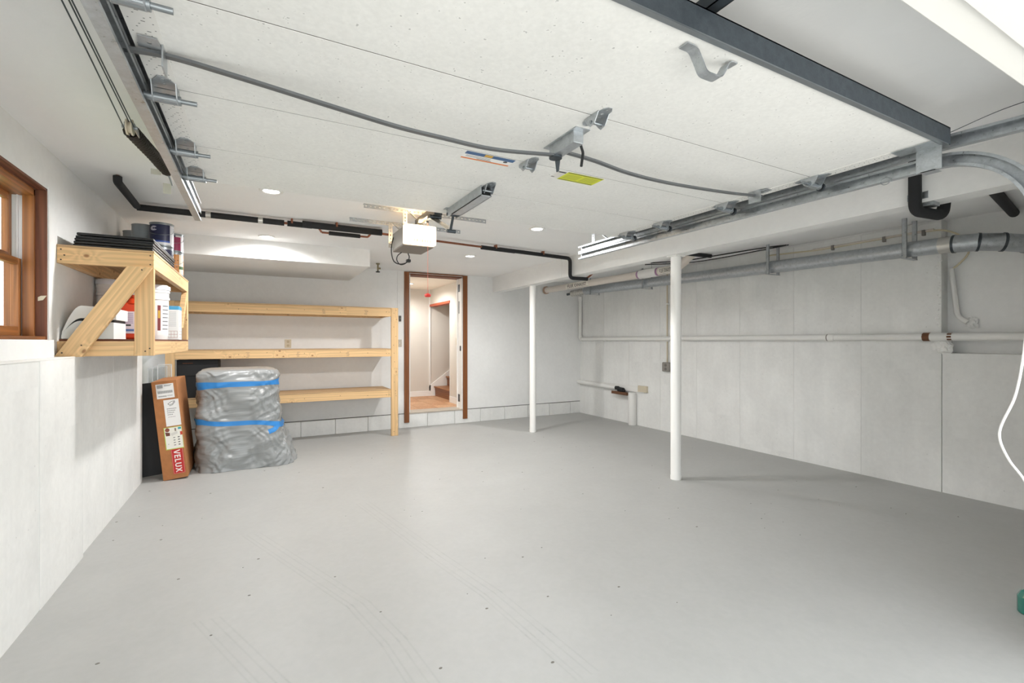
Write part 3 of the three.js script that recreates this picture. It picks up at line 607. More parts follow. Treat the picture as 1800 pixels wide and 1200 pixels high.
// black cabinet on the lowest tier
{
  const t = thing('black_cabinet', 'black boxy cabinet on the lowest tier behind the wrapped bundle', 'cabinet', [-0.62, 0.646, -6.75]);
  part('case', bx(-0.815, -0.41, 0.646, 1.088, -6.95, -6.57, 0.004), M.black, t);
  part('drawer_front', bx(-0.808, -0.417, 0.9, 1.03, -6.572, -6.562, 0.003), M.black, t);
  part('drawer_pull', bx(-0.76, -0.66, 1.045, 1.052, -6.57, -6.556, 0.002), M.copper, t);
}
// ------------------------------------------------------------------ leaning flat carton and clear frames
{
  const t = thing('leaning_carton', 'tall narrow brown cardboard carton with labels leaning by the wrapped bundle', 'carton', [-0.774, 0, -5.41]);
  const tilt = 0.1, w = 0.192, h = 0.925, d = 0.62;
  const inner = new THREE.Group(); inner.name = 'carton_body'; inner.rotation.z = tilt; t.add(inner);
  const add = (name, g, m, parent = inner) => { const o = new THREE.Mesh(g, m); o.name = name; parent.add(o); return o; };
  const B = (x0, x1, y0, y1, z0, z1, r) => bx(x0, x1, y0, y1, z0, z1, r);
  add('carton_shell', B(0, w, 0, h, -d, 0, 0.004), M.cardboard);
  add('top_flap', B(0.001, w - 0.001, h, h + 0.0025, -d + 0.002, -d / 2 - 0.002, 0.001), M.cardboard);
  add('top_flap', B(0.001, w - 0.001, h, h + 0.0025, -d / 2 + 0.002, -0.002, 0.001), M.cardboard);
  const quad = (x0, x1, y0, y1, z, map, name) => { const g = new THREE.BoxGeometry(x1 - x0, y1 - y0, 0.0012); g.translate((x0 + x1) / 2, (y0 + y1) / 2, z); add(name, g, S({ map, roughness: 0.55 })); };
  quad(0.03, 0.165, 0.765, 0.9, 0.0008, canvasTex(256, 256, (c, W, H) => { c.fillStyle = '#ecebe8'; c.fillRect(0, 0, W, H); c.fillStyle = '#777'; for (let i = 0; i < 40; i++) c.fillRect(16 + i * 2.1, 14, i % 3 ? 1 : 2, 60); c.fillRect(120, 20, 110, 8); c.fillRect(120, 36, 90, 8); c.fillStyle = '#3b3b3b'; for (let i = 0; i < 60; i++) c.fillRect(18 + i * 3.6, 120, (i * 7) % 3 + 0.6, 46); for (let i = 0; i < 24; i++) c.fillRect(20 + i * 5, 206, (i % 4) + 1, 22); c.fillStyle = '#888'; c.fillRect(150, 210, 80, 8); }), 'shipping_label');
  quad(0.075, 0.19, 0.5, 0.748, 0.0008, canvasTex(256, 512, (c, W, H) => { c.fillStyle = '#f1efec'; c.fillRect(0, 0, W, H); c.strokeStyle = '#222'; c.lineWidth = 7; c.lineJoin = 'round'; c.beginPath(); c.moveTo(70, 80); c.lineTo(130, 40); c.lineTo(190, 34); c.lineTo(140, 90); c.lineTo(90, 100); c.closePath(); c.stroke(); c.beginPath(); c.moveTo(90, 120); c.lineTo(145, 108); c.lineTo(195, 52); c.stroke(); c.fillStyle = '#3d3d3d'; for (let i = 0; i < 4; i++) for (let k = 0; k < 7 - i; k++) c.fillRect(44 + k * 24, 170 + i * 38, 15, 12); c.fillStyle = '#9a8588'; for (let k = 0; k < 5; k++) c.fillRect(50 + k * 26, 330, 16, 10); }), 'instruction_label');
  quad(0.05, 0.19, 0.28, 0.49, 0.0016, canvasTex(320, 448, (c, W, H) => { c.fillStyle = '#b8c95c'; c.fillRect(0, 0, W, H); c.fillStyle = '#efece2'; c.fillRect(14, 10, W - 22, H - 26); c.fillStyle = '#8a4b35'; c.beginPath(); c.arc(62, 50, 40, 0, 7); c.fill(); c.fillStyle = '#6b3a2a'; c.beginPath(); c.moveTo(20, 90); c.lineTo(100, 110); c.lineTo(100, 170); c.lineTo(30, 170); c.fill(); c.fillStyle = '#dcd8d0'; c.beginPath(); c.moveTo(110, 130); c.lineTo(230, 90); c.lineTo(240, 140); c.lineTo(130, 180); c.fill(); c.fillStyle = '#7c6a58'; c.fillRect(190, 30, 26, 60); c.fillStyle = '#c8442c'; c.fillRect(W - 40, 110, 40, 70); c.fillStyle = '#3b9fa8'; c.fillRect(W - 70, 20, 56, 40); c.fillStyle = '#5d5a57'; for (let i = 0; i < 4; i++) { c.fillRect(150, 210 + i * 50, 34, 14); c.fillRect(230, 204 + i * 50, 34, 20); } c.fillRect(50, 330, 16, 10); }), 'colour_sticker');
  quad(0.085, 0.178, 0.045, 0.285, 0.001, canvasTex(256, 640, (c, W, H) => { c.fillStyle = '#c02a26'; c.fillRect(0, 0, W, H); c.strokeStyle = '#e8b9ac'; c.lineWidth = 5; c.strokeRect(12, 12, W - 24, H - 24); c.save(); c.translate(W / 2, H / 2); c.rotate(Math.PI / 2); c.fillStyle = '#f3ebe6'; c.font = 'bold 186px sans-serif'; c.textAlign = 'center'; c.textBaseline = 'middle'; c.fillText('VELUX', 0, 6, H - 70); c.restore(); }), 'printed_brand_panel');
}
{
  const t = thing('added_black_slab', 'added black slab that darkens the gap between wall and leaning carton', 'added slab', [-1.13, 0, -5.58]);  // added slab: its black colour stands in for shade behind the carton
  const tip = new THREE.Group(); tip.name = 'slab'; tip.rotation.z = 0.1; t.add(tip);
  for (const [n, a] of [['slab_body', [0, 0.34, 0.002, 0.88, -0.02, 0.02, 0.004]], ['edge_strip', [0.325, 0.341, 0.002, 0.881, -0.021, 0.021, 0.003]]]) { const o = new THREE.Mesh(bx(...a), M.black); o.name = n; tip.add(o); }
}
{
  const t = thing('acrylic_frames', 'clear plastic display frames standing upright behind the leaning carton', 'display frame', [-0.86, 0, -6.3]);
  for (let k = 0; k < 3; k++) {
    const x = -1.02 + k * 0.045, z = -6.2 + k * 0.03, y1 = 1.02 + k * 0.02;
    const f = part('frame', [bx(x, x + 0.006, 0.0, y1, z - 0.004, z), bx(x + 0.12, x + 0.126, 0.0, y1, z - 0.004, z), bx(x, x + 0.126, y1 - 0.006, y1, z - 0.004, z), bx(x, x + 0.126, 0, 0.02, z - 0.02, z + 0.02)], M.vinyl, t);
    part('clear_sheet', bx(x + 0.006, x + 0.12, 0.02, y1 - 0.006, z - 0.003, z - 0.001), M.acrylic, f);
  }
}
// ------------------------------------------------------------------ the wrapped bundle
{
  const t = thing('wrapped_bundle', 'bulky bundle wrapped in grey plastic sheeting with blue tape', 'wrapped bundle', [-0.12, 0, -5.9]);
  const N = new ImprovedNoise(), H = 1.0;
  const ridge = (x, y, z) => 1 - Math.abs(N.noise(x, y, z)) * 2;
  const surf = (th, v, off = 0) => {                                     // v 0 floor .. 1 top edge
    const y = v * H, cs = Math.cos(th), sn = Math.sin(th);
    const flare = Math.pow(Math.max(0, 1 - y / 0.46), 0.8), e = 2 / (5.5 - 1.8 * flare);
    const aR = 0.35 + 0.06 * (1 - v) + 0.165 * flare * (0.75 + 0.25 * N.noise(th * 2, 1, 3)), aL = 0.382, b = 0.36 + 0.03 * flare;
    const shrink = v > 0.955 ? 1 - 0.07 * ((v - 0.955) / 0.045) ** 2 : 1;
    let px = Math.sign(cs) * Math.pow(Math.abs(cs), e) * (cs > 0 ? aR : aL) * shrink, pz = Math.sign(sn) * Math.pow(Math.abs(sn), e) * b * shrink;
    const q = 4.2, band = (c) => Math.exp(-(((y - c) / 0.05) ** 2)), calm = 1 - 0.75 * Math.min(1, band(0.885) + band(0.46 - 0.06 * px));
    const s = px - pz, wp = N.noise(s * 2.2, y * 2.2, 4.4), wq = N.noise(s * 5, y * 5, 9.1), tri = (t) => Math.abs(t - Math.floor(t) - 0.5) * 2 - 0.5;
    let w = 0.02 * N.noise(px * 3, y * 3, pz * 3) + 0.012 * tri(s * 1.9 + y * 1.1 + wp * 0.9) * (0.6 + wq) + 0.012 * tri(s * 1.1 - y * 2.7 + wp * 1.1 + 0.3) + 0.009 * tri(s * 4.1 + y * 3.3 + wq * 0.8) * (0.7 + wp) + 0.006 * tri(y * 6.1 - s * 5.2 + wp * 1.6) * (0.7 - wp) + 0.0035 * tri(s * 12 + y * 7 + wq * 1.5) + 0.003 * tri(y * 15 - s * 6 + wp * 2);
    w = w * 1.9 + 0.009 * (ridge(px * 9 - y * 6, y * 8, pz * 9) - 0.6) * (0.6 + wp) + 0.0035 * (ridge(s * 22, y * 20, 2.2) - 0.6);
    w += flare * 0.022 * tri(s * 3.4 - y * 2.2 + wp * 0.7);
    w *= calm; const n = Math.hypot(px, pz) || 1, k = 1 + (w + off) / n;
    return V(-0.165 + px * k, Math.max(0.002, y + 0.006 * N.noise(px * 7, y * 7, pz * 7) * v), -5.885 + pz * k);
  };
  const NT = 420, NV = 200, pos = [], uv = [], idx = [];
  for (let j = 0; j <= NV; j++) for (let i = 0; i <= NT; i++) { const p = surf(i / NT * 2 * Math.PI, j / NV); pos.push(p.x, p.y, p.z); uv.push(i / NT * 3, j / NV); }
  for (let j = 0; j < NV; j++) for (let i = 0; i < NT; i++) { const a = j * (NT + 1) + i, b = a + 1, c = a + NT + 1, d = c + 1; idx.push(a, c, b, b, c, d); }
  // top: rings shrinking to the middle
  const rim = NV * (NT + 1), RN = 26; let last = rim;
  for (let r = 1; r <= RN; r++) {
    const k = 1 - r / RN, start = pos.length / 3;
    for (let i = 0; i <= NT; i++) { const x = -0.165 + (pos[(rim + i) * 3] + 0.165) * k, z = -5.885 + (pos[(rim + i) * 3 + 2] + 5.885) * k; const yb = pos[(rim + i) * 3 + 1]; pos.push(x, yb * k + (1 - k) * 1.012 + 0.012 * Math.sin(Math.PI * Math.min(1, (1 - k) * 2)) * 1 + 0.008 * N.noise(x * 9, 2, z * 9) * (1 - k), z); uv.push(i / NT * 3, 1 + r / RN * 0.3); }
    for (let i = 0; i < NT; i++) { const a = last + i, b = a + 1, c = start + i, d = c + 1; idx.push(a, c, b, b, c, d); }
    last = start;
  }
  const g = new THREE.BufferGeometry(); g.setAttribute('position', new THREE.Float32BufferAttribute(pos, 3)); g.setAttribute('uv', new THREE.Float32BufferAttribute(uv, 2)); g.setIndex(idx); g.computeVertexNormals();
  part('plastic_wrap', g, new THREE.MeshPhysicalMaterial({ color: 0x949797, roughness: 0.27, clearcoat: 0.25, clearcoatRoughness: 0.3 }), t);
  const tapeBand = (name, yAt, half, t0 = 0, t1 = 2 * Math.PI, off = 0.0035) => {
    const P = [], U = [], I = [], n = 300, m = 4;
    for (let j = 0; j <= m; j++) for (let i = 0; i <= n; i++) { const th = t0 + (t1 - t0) * i / n, v = yAt(th) + half(th) * (j / m * 2 - 1); const p = surf(th, v, off); P.push(p.x, p.y, p.z); U.push(i / n * 20, j / m); }
    for (let j = 0; j < m; j++) for (let i = 0; i < n; i++) { const a = j * (n + 1) + i, b = a + 1, c = a + n + 1, d = c + 1; I.push(a, c, b, b, c, d); }
    const q = new THREE.BufferGeometry(); q.setAttribute('position', new THREE.Float32BufferAttribute(P, 3)); q.setAttribute('uv', new THREE.Float32BufferAttribute(U, 2)); q.setIndex(I); q.computeVertexNormals();
    part(name, q, M.tape, t, 'blue masking tape');
  };
  tapeBand('tape_band', (th) => 0.862 + 0.012 * Math.sin(th + 1.2), (th) => 0.03 + 0.008 * Math.sin(th * 2.3 + 2));
  tapeBand('tape_band', (th) => 0.505 - 0.09 * Math.max(0, Math.min(1, (Math.cos(th) + 0.55) / 1.5)), (th) => 0.026 + 0.004 * Math.sin(th * 3));
  tapeBand('tape_tail', (th) => 0.355 + (1.35 - th) * 0.115, () => 0.022, 0.75, 1.28, 0.0065);
}

// ------------------------------------------------------------------ the raised garage door
const GX0 = -0.31, GX1 = 2.58, GY = 2.15, GT = 0.05, GZ = [-0.9, -1.42, -1.94, -2.46, -2.98];
const gdoor = thing('garage_door', 'raised white sectional garage door hanging level under the ceiling', 'garage door', [1.135, GY, -1.94]);
const holeMap = canvasTex(128, 1024, (c, w, h) => {
  c.fillStyle = '#e6e5e1'; c.fillRect(0, 0, w, h); c.fillStyle = '#4a4c4e';
  for (let i = 0; i < 34; i++) { const y = 14 + i * 30; c.fillRect(30 + (i * 37) % 50, y, i % 3 ? 7 : 16, 6); if (i % 2) c.fillRect(84 + (i * 13) % 24, y + 9, 6, 6); if (i % 4 === 1) c.fillRect(14, y - 6, 6, 6); }
});
holeMap.wrapS = holeMap.wrapT = THREE.RepeatWrapping;
const stileMat = S({ map: holeMap, roughness: 0.5 });
{
  for (let i = 0; i < 4; i++) {
    const z0 = GZ[i + 1] + 0.0022, z1 = GZ[i] - 0.0022;
    const s = part('door_section', bx(GX0, GX1, GY, GY + GT, z0, z1, 0.001, i * 1.3), M.doorSkin, gdoor);
    for (const [a, b] of [[GX0 + 0.001, GX0 + 0.075], [GX1 - 0.075, GX1 - 0.001]]) {
      const g = bx(a, b, GY - 0.0025, GY + 0.001, z0 + 0.002, z1 - 0.002); const p = g.attributes.position, uv = g.attributes.uv;
      for (let k = 0; k < p.count; k++) uv.setXY(k, (p.getX(k) - a) / (b - a), (p.getZ(k) - z0) / 0.52);
      part('end_stile', g, stileMat, s);
    }
  }
  for (let i = 1; i < 4; i++) part('seam_shade_strip', bx(GX0 + 0.002, GX1 - 0.002, GY + 0.0012, GY + GT - 0.002, GZ[i] - 0.0022, GZ[i] + 0.0022), M.gap, gdoor);  // near-flush dark strip paints in the shade of each door seam
  part('bottom_angle', [bx(GX0 - 0.01, GX1 + 0.05, GY - 0.002, GY + 0.072, GZ[0] + 0.0005, GZ[0] + 0.004), bx(GX0 - 0.01, GX1 + 0.05, GY + 0.068, GY + 0.072, GZ[0] - 0.04, GZ[0] + 0.004)], S({ map: spangle, color: 0x7d858c, roughness: 0.5, metalness: 0.7 }), gdoor, 'dark galvanised steel angle');
  part('bottom_lip', bx(GX0 - 0.01, GX1 + 0.03, GY - 0.006, GY - 0.001, GZ[0] - 0.012, GZ[0] + 0.005), M.steel, gdoor);
  // middle hinges on the seams
  const midHinge = (x, z, flip) => {
    const s = flip ? -1 : 1;
    const leafP = [[-0.026, 0.004], [0.026, 0.004], [0.02, 0.062], [0.008, 0.078], [-0.008, 0.078], [-0.02, 0.062]];
    const up = frame(plate(leafP, 0.003, [[0, 0.06, 0.005], [0, 0.03, 0.006]]), [x, GY - 0.003, z], [1, 0, 0], [0, 0, -1]), dn = frame(plate(leafP, 0.003, [[0, 0.06, 0.005], [0, 0.03, 0.006]]), [x, GY - 0.0005, z], [1, 0, 0], [0, 0.0, 1]);
    const ear = (dx) => frame(plate([[-0.045, 0], [0.045, 0], [0.02, -0.036], [-0.006, -0.042], [-0.02, -0.03]], 0.003, [[0.002, -0.026, 0.006]]), [x + dx, GY - 0.001, z], [0, 0, s], [0, 1, 0]);
    const h = part('hinge', [up, dn, ear(-0.026), ear(0.024)], M.galv, gdoor);
    part('hinge_pin', cyl(x, GY - 0.027, z, 0.006, 0.006, 0.066, 'x', 12), M.steel, h);
  };
  midHinge(1.13, GZ[1]); midHinge(1.135, GZ[2]); midHinge(1.11, GZ[3] + 0.12, true);
  // edge hinges with roller stems
  const edgeHinge = (z, side) => {
    const xe = side < 0 ? GX0 : GX1, d = -side, x = xe + d * 0.04;           // d points into the door
    const leaf = (s) => frame(plate([[-0.036, 0.003], [0.036, 0.003], [0.03, 0.05], [0.012, 0.085], [-0.012, 0.085], [-0.03, 0.05]], 0.003, [[0, 0.066, 0.006], [0, 0.036, 0.005]]), [x, GY - 0.006, z], [s, 0, 0], [0, 0, -s]);
    const hood = frame(plate([[-0.045, 0], [0.05, 0], [0.028, -0.04], [0, -0.052], [-0.024, -0.038]], 0.003), [x + d * 0.034, GY - 0.003, z], [0, 0, 1], [0, 1, 0]), hood2 = hood.clone().translate(-d * 0.066, 0, 0);
    const h = part('hinge', [leaf(1), leaf(-1), hood, hood2, bx(x - 0.034, x + 0.034, GY - 0.05, GY - 0.046, z - 0.012, z + 0.014)], M.galv, gdoor);
    part('roller_stem', [cyl(x - d * 0.008, GY - 0.038, z, 0.015, 0.015, 0.1, 'x', 16), cyl(x + d * 0.064, GY - 0.038, z, 0.008, 0.008, 0.046, 'x', 12)], M.steel, h);
    part('roller', cyl(xe + side * 0.033, GY - 0.038, z, 0.021, 0.021, 0.013, 'x', 20), M.darkSteel, h);
  };
  for (const z of [GZ[1], GZ[2], GZ[3], GZ[4] + 0.16]) { edgeHinge(z, -1); edgeHinge(z, 1); }
  // locking bars, bowed down to the lock in the middle
  const flat = [[-0.003, -0.011], [0.003, -0.011], [0.003, 0.011], [-0.003, 0.011]];
  const bow = (pts) => new THREE.CatmullRomCurve3(pts.map(([x, y]) => V(x, y, -1.7))).getPoints(50);
  part('lock_bar', sweep(flat.map(([a, b]) => [b * 0.4, a * 3.4]), bow([[-0.335, 2.13], [-0.24, 2.137], [-0.07, 2.125], [0.25, 2.094], [0.45, 2.076], [0.62, 2.071], [0.82, 2.069], [1.115, 2.1]]), V(0, 0, 1)), M.bar, gdoor, 'long flat grey locking bar');
  part('lock_bar', sweep(flat.map(([a, b]) => [b * 0.4, a * 3.4]), bow([[1.16, 2.125], [1.34, 2.115], [1.52, 2.095], [1.76, 2.088], [2.26, 2.108], [2.53, 2.13]]), V(0, 0, 1)), M.bar, gdoor, 'long flat grey locking bar');
  const lk = part('lock_body', [bx(1.115, 1.165, 2.1, GY, -1.73, -1.55, 0.003), bx(1.105, 1.175, GY - 0.004, GY, -1.76, -1.52)], M.galv, gdoor);
  part('lock_disc', [cyl(1.135, 2.095, -1.71, 0.028, 0.028, 0.008, 'y', 24), frame(plate([[-0.012, 0], [0.012, 0], [0.006, -0.05], [-0.004, -0.055]], 0.006), [1.16, 2.098, -1.735], [1, 0, 0], [0, 1, 0])], M.darkSteel, lk);
  part('lock_handle', pipe([[1.17, 2.115, -1.58], [1.2, 2.09, -1.6], [1.22, 2.05, -1.64]], 0.006, 0.01, 8), M.black, lk);
  for (const [x, s] of [[-0.27, 1], [2.5, -1]]) part('bar_guide', [frame(plate([[-0.03, 0], [0.03, 0], [0.022, 0.06], [-0.022, 0.06]], 0.003, [[0, 0.03, 0.006]]), [x, GY - 0.005, -1.69], [1, 0, 0], [0, 0, 1]), bx(x + s * 0.03 - 0.002, x + s * 0.03 + 0.002, 2.085, GY, -1.735, -1.66)], M.galv, gdoor);
  // operator bracket near the top section
  part('operator_bracket', [bx(1.068, 1.072, 2.095, GY, -2.87, -2.34), bx(1.128, 1.132, 2.095, GY, -2.87, -2.34), bx(1.068, 1.132, 2.095, 2.099, -2.78, -2.34), bx(1.05, 1.15, GY - 0.003, GY, -2.88, -2.83)], M.galv, gdoor);
  // lift handle near the bottom edge
  part('lift_handle', sweep([[-0.002, -0.016], [0.002, -0.016], [0.002, 0.016], [-0.002, 0.016]], rounded([[1.07, 2.146, -0.955], [1.11, 2.146, -0.955], [1.135, 2.11, -0.955], [1.15, 2.085, -0.955], [1.215, 2.085, -0.955], [1.235, 2.115, -0.955], [1.255, 2.146, -0.955], [1.285, 2.146, -0.955]], 0.015), V(0, 0, 1)), M.galv, gdoor, 'bent steel lift handle');
  // stickers
  const sticker = (x0, x1, z0, z1, draw, name) => { const g = new THREE.PlaneGeometry(x1 - x0, z1 - z0); g.rotateX(Math.PI / 2); const q = mergeGeometries([g]); const u = q.attributes.uv; for (let i = 0; i < u.count; i++) u.setY(i, 1 - u.getY(i)); q.translate((x0 + x1) / 2, GY - 0.0006, (z0 + z1) / 2); part(name, q, S({ map: canvasTex(512, 192, draw), roughness: 0.45, side: THREE.DoubleSide }), gdoor); };
  sticker(0.822, 1.068, -2.03, -1.945, (c, w, h) => { c.fillStyle = '#f0f0ee'; c.fillRect(0, 0, w, h); c.fillStyle = '#39618f'; c.fillRect(0, h * 0.62, w, h * 0.38); c.fillStyle = '#d8a838'; c.fillRect(w * 0.38, h * 0.66, w * 0.16, h * 0.3); c.fillStyle = '#e07a35'; c.fillRect(0, 0, w, h * 0.16); c.fillStyle = '#20252c'; c.fillRect(w * 0.3, h * 0.2, w * 0.3, 9); c.beginPath(); c.arc(w * 0.86, h * 0.5, 22, 0, 7); c.fill(); c.fillStyle = '#5c636b'; for (let i = 0; i < 3; i++) c.fillRect(30, h * 0.3 + i * 18, w * 0.5, 6); }, 'blue_orange_sticker');
  sticker(1.375, 1.6, -2.062, -1.95, (c, w, h) => { c.fillStyle = '#d6dc2e'; c.fillRect(0, 0, w, h); c.fillStyle = '#3c4030'; c.fillRect(10, 8, w - 20, 12); c.fillRect(10, h - 22, w - 20, 12); c.fillStyle = '#8a8f30'; for (let i = 0; i < 6; i++) { c.fillRect(30, 42 + i * 19, w * 0.4, 6); c.fillRect(w * 0.53, 42 + i * 19, w * 0.4, 6); } }, 'yellow_sticker');
  sticker(1.325, 1.372, -2.05, -1.955, (c, w, h) => { c.fillStyle = '#dedcd6'; c.fillRect(0, 0, w, h); c.fillStyle = '#23252a'; c.fillRect(20, h - 40, w - 40, 26); c.fillRect(20, 12, w * 0.4, 16); }, 'white_sticker');
}
// ------------------------------------------------------------------ tracks
const cee = (h, w, lip = 0.012, t = 0.0025) => [[0, -h], [w, -h], [w, -h + lip], [w - t, -h + lip], [w - t, -h + t], [t, -h + t], [t, h - t], [w - t, h - t], [w - t, h - lip], [w, h - lip], [w, h], [0, h]];
function strap(x0, x1, y0, y1, z, n, vertical, t = 0.0025) {                  // perforated strip in the xy plane at z
  const holes = []; for (let i = 0; i < n; i++) { const k = (i + 0.5) / n; vertical ? holes.push([(x0 + x1) / 2, y0 + (y1 - y0) * k, 0.005, 0.0085]) : holes.push([x0 + (x1 - x0) * k, (y0 + y1) / 2, 0.0085, 0.0055]); }
  return plate([[x0, y0], [x1, y0], [x1, y1], [x0, y1]], t, holes).translate(0, 0, z);
}
function track(name, side, webX, label) {
  const o = thing(name, label, 'door track', [webX, 1.8, -2.2]);
  const pr = (h, w) => cee(h, w).map(([a, b]) => [b, -side * a]);
  const ref = V(1, 0, 0), arc = [];
  for (let k = 0; k <= 14; k++) { const a = k / 14 * 1.26; arc.push([webX, 1.77 + 0.33 * Math.cos(a), -0.965 + 0.33 * Math.sin(a)]); }
  part('lower_track', sweep(pr(0.029, 0.034), [[webX, 2.102, -3.62], [webX, 2.1, -2.2], ...arc, [webX, 1.3, -0.607], [webX, 0.25, -0.6]], ref, 0.5), M.galv, o);
  part('upper_track', sweep(pr(0.029, 0.034), [[webX, 2.163, -3.62], [webX, 2.165, -1.2], [webX, 2.178, -0.95], [webX, 2.165, -0.66], [webX, 2.155, -0.6]], ref, 0.5), M.galv, o);
  part('splice_plate', bx(webX + side * 0.0005 - 0.0015, webX + side * 0.0005 + 0.0015, 2.076, 2.19, -3.5, -3.3), M.galv, o);
  const hx = webX + side * 0.004;
  part('hanger_strap', frame(strap(-0.018, 0.018, 0, 0.2, 0, 7, true), [hx, 2.158, -3.44], [0, 0, side], [0, 1, 0]), M.galv, o);
  part('hanger_brace', sweep([[-0.0015, -0.014], [0.0015, -0.014], [0.0015, 0.014], [-0.0015, 0.014]], [[hx, 2.33, -3.43], [hx, 2.175, -3.2]], V(1, 0, 0)), M.galv, o);
  part('wall_bracket', bx(webX - 0.002, webX + 0.002, 1.0, 1.06, -0.64, ZF - 0.001), M.galv, o);
  return o;
}
const tr = track('garage_door_track', 1, 2.692, 'right-hand double galvanised door track curving down by the beam');
const tl = track('garage_door_track', -1, -0.354, 'left-hand double galvanised door track beside the left wall ceiling');
{ // bottom corner fixture on the right, hanging plate and cable ring
  part('bottom_bracket', [bx(2.585, 2.588, 2.045, 2.15, -1.0, -0.91), bx(2.585, 2.64, 2.045, 2.048, -0.985, -0.93), bx(2.5, 2.588, GY - 0.006, GY - 0.003, -1.06, -0.91)], M.galv, gdoor);
  part('bottom_bracket', [bx(-0.318, -0.315, 2.045, 2.15, -1.0, -0.91), bx(-0.318, -0.23, GY - 0.006, GY - 0.003, -1.06, -0.91)], M.galv, gdoor);
  const ring = []; for (let i = 0; i <= 24; i++) { const a = i / 24 * 2 * Math.PI * 1.15; ring.push([2.638 + i * 0.0003, 2.066 + 0.017 * Math.cos(a), -1.14 + 0.02 * Math.sin(a)]); }
  part('cable_loop', wire(ring, 0.0018, 48, 6), M.steel, tr);
  part('lift_cable', wire([[2.64, 2.205, -0.9], [2.66, 2.24, -0.75], [2.67, 2.25, -0.62]], 0.0016, 12, 5), M.darkSteel, tr);
}
// extension spring with cables on the left
{
  const o = thing('extension_spring', 'dark extension spring with pulley and cables beside the left track', 'spring', [-0.45, 2.15, -2.4]);
  const path = new THREE.CatmullRomCurve3([V(-0.455, 2.16, -2.44), V(-0.455, 2.195, -2.7), V(-0.45, 2.222, -2.95), V(-0.442, 2.232, -3.18)]);
  const hel = []; const T = 64; for (let i = 0; i <= T * 10; i++) { const k = i / (T * 10), p = path.getPoint(k), a = i / 10 * 2 * Math.PI, r = 0.026 - 0.005 * Math.max(0, (k - 0.75) * 4); hel.push(V(p.x + r * Math.cos(a), p.y + r * Math.sin(a) * 0.98, p.z - r * Math.sin(a) * 0.1)); }
  part('coil', new THREE.TubeGeometry(new THREE.CatmullRomCurve3(hel), T * 10, 0.0046, 5), S({ color: 0x3a332e, roughness: 0.5, metalness: 0.5 }), o);
  part('safety_rod', pipe([[-0.455, 2.16, -2.42], [-0.455, 2.195, -2.7], [-0.45, 2.222, -2.95], [-0.44, 2.235, -3.24]], 0.012, 0.05, 8), S({ color: 0x2f2a26, roughness: 0.7 }), o);
  part('end_hook', pipe([[-0.442, 2.232, -3.18], [-0.437, 2.225, -3.26], [-0.428, 2.19, -3.29]], 0.005, 0.02, 8), M.steel, o);
  const pl = part('pulley', [cyl(-0.455, 2.15, -2.37, 0.03, 0.03, 0.006, 'x', 24), cyl(-0.447, 2.15, -2.37, 0.022, 0.022, 0.012, 'x', 24), cyl(-0.439, 2.15, -2.37, 0.03, 0.03, 0.006, 'x', 24)], M.beige, o);
  part('axle_bolt', cyl(-0.447, 2.15, -2.37, 0.007, 0.007, 0.05, 'x', 8), M.steel, pl);
  part('pulley_fork', [bx(-0.464, -0.461, 2.14, 2.165, -2.45, -2.36), bx(-0.433, -0.43, 2.14, 2.165, -2.45, -2.36)], M.galv, o);
  for (const [dx, dy, x] of [[0, 0, -0.462], [0.01, 0.028, -0.447], [0.02, 0.012, -0.432]]) part('steel_cable', wire([[x, 2.138 + dy, -2.36], [-0.44 + dx, 2.17 + dy * 0.5, -1.6], [-0.425 + dx, 2.2 + dy, -0.62]], 0.0022, 30, 6), M.darkSteel, o);
  const tagMat = S({ map: canvasTex(128, 128, (c, w, h) => { c.fillStyle = '#dedbd0'; c.fillRect(0, 0, w, h); c.fillStyle = '#8d8a80'; for (let i = 0; i < 6; i++) for (let k = 0; k < 4; k++) c.fillRect(12 + k * 28, 12 + i * 18, 18, 8); }), roughness: 0.8 });
  part('paper_tag', bx(-0.5, -0.455, 2.19, 2.22, -3.12, -3.119), tagMat, o); part('paper_tag', bx(-0.462, -0.425, 2.12, 2.178, -3.221, -3.22), tagMat, o);
}
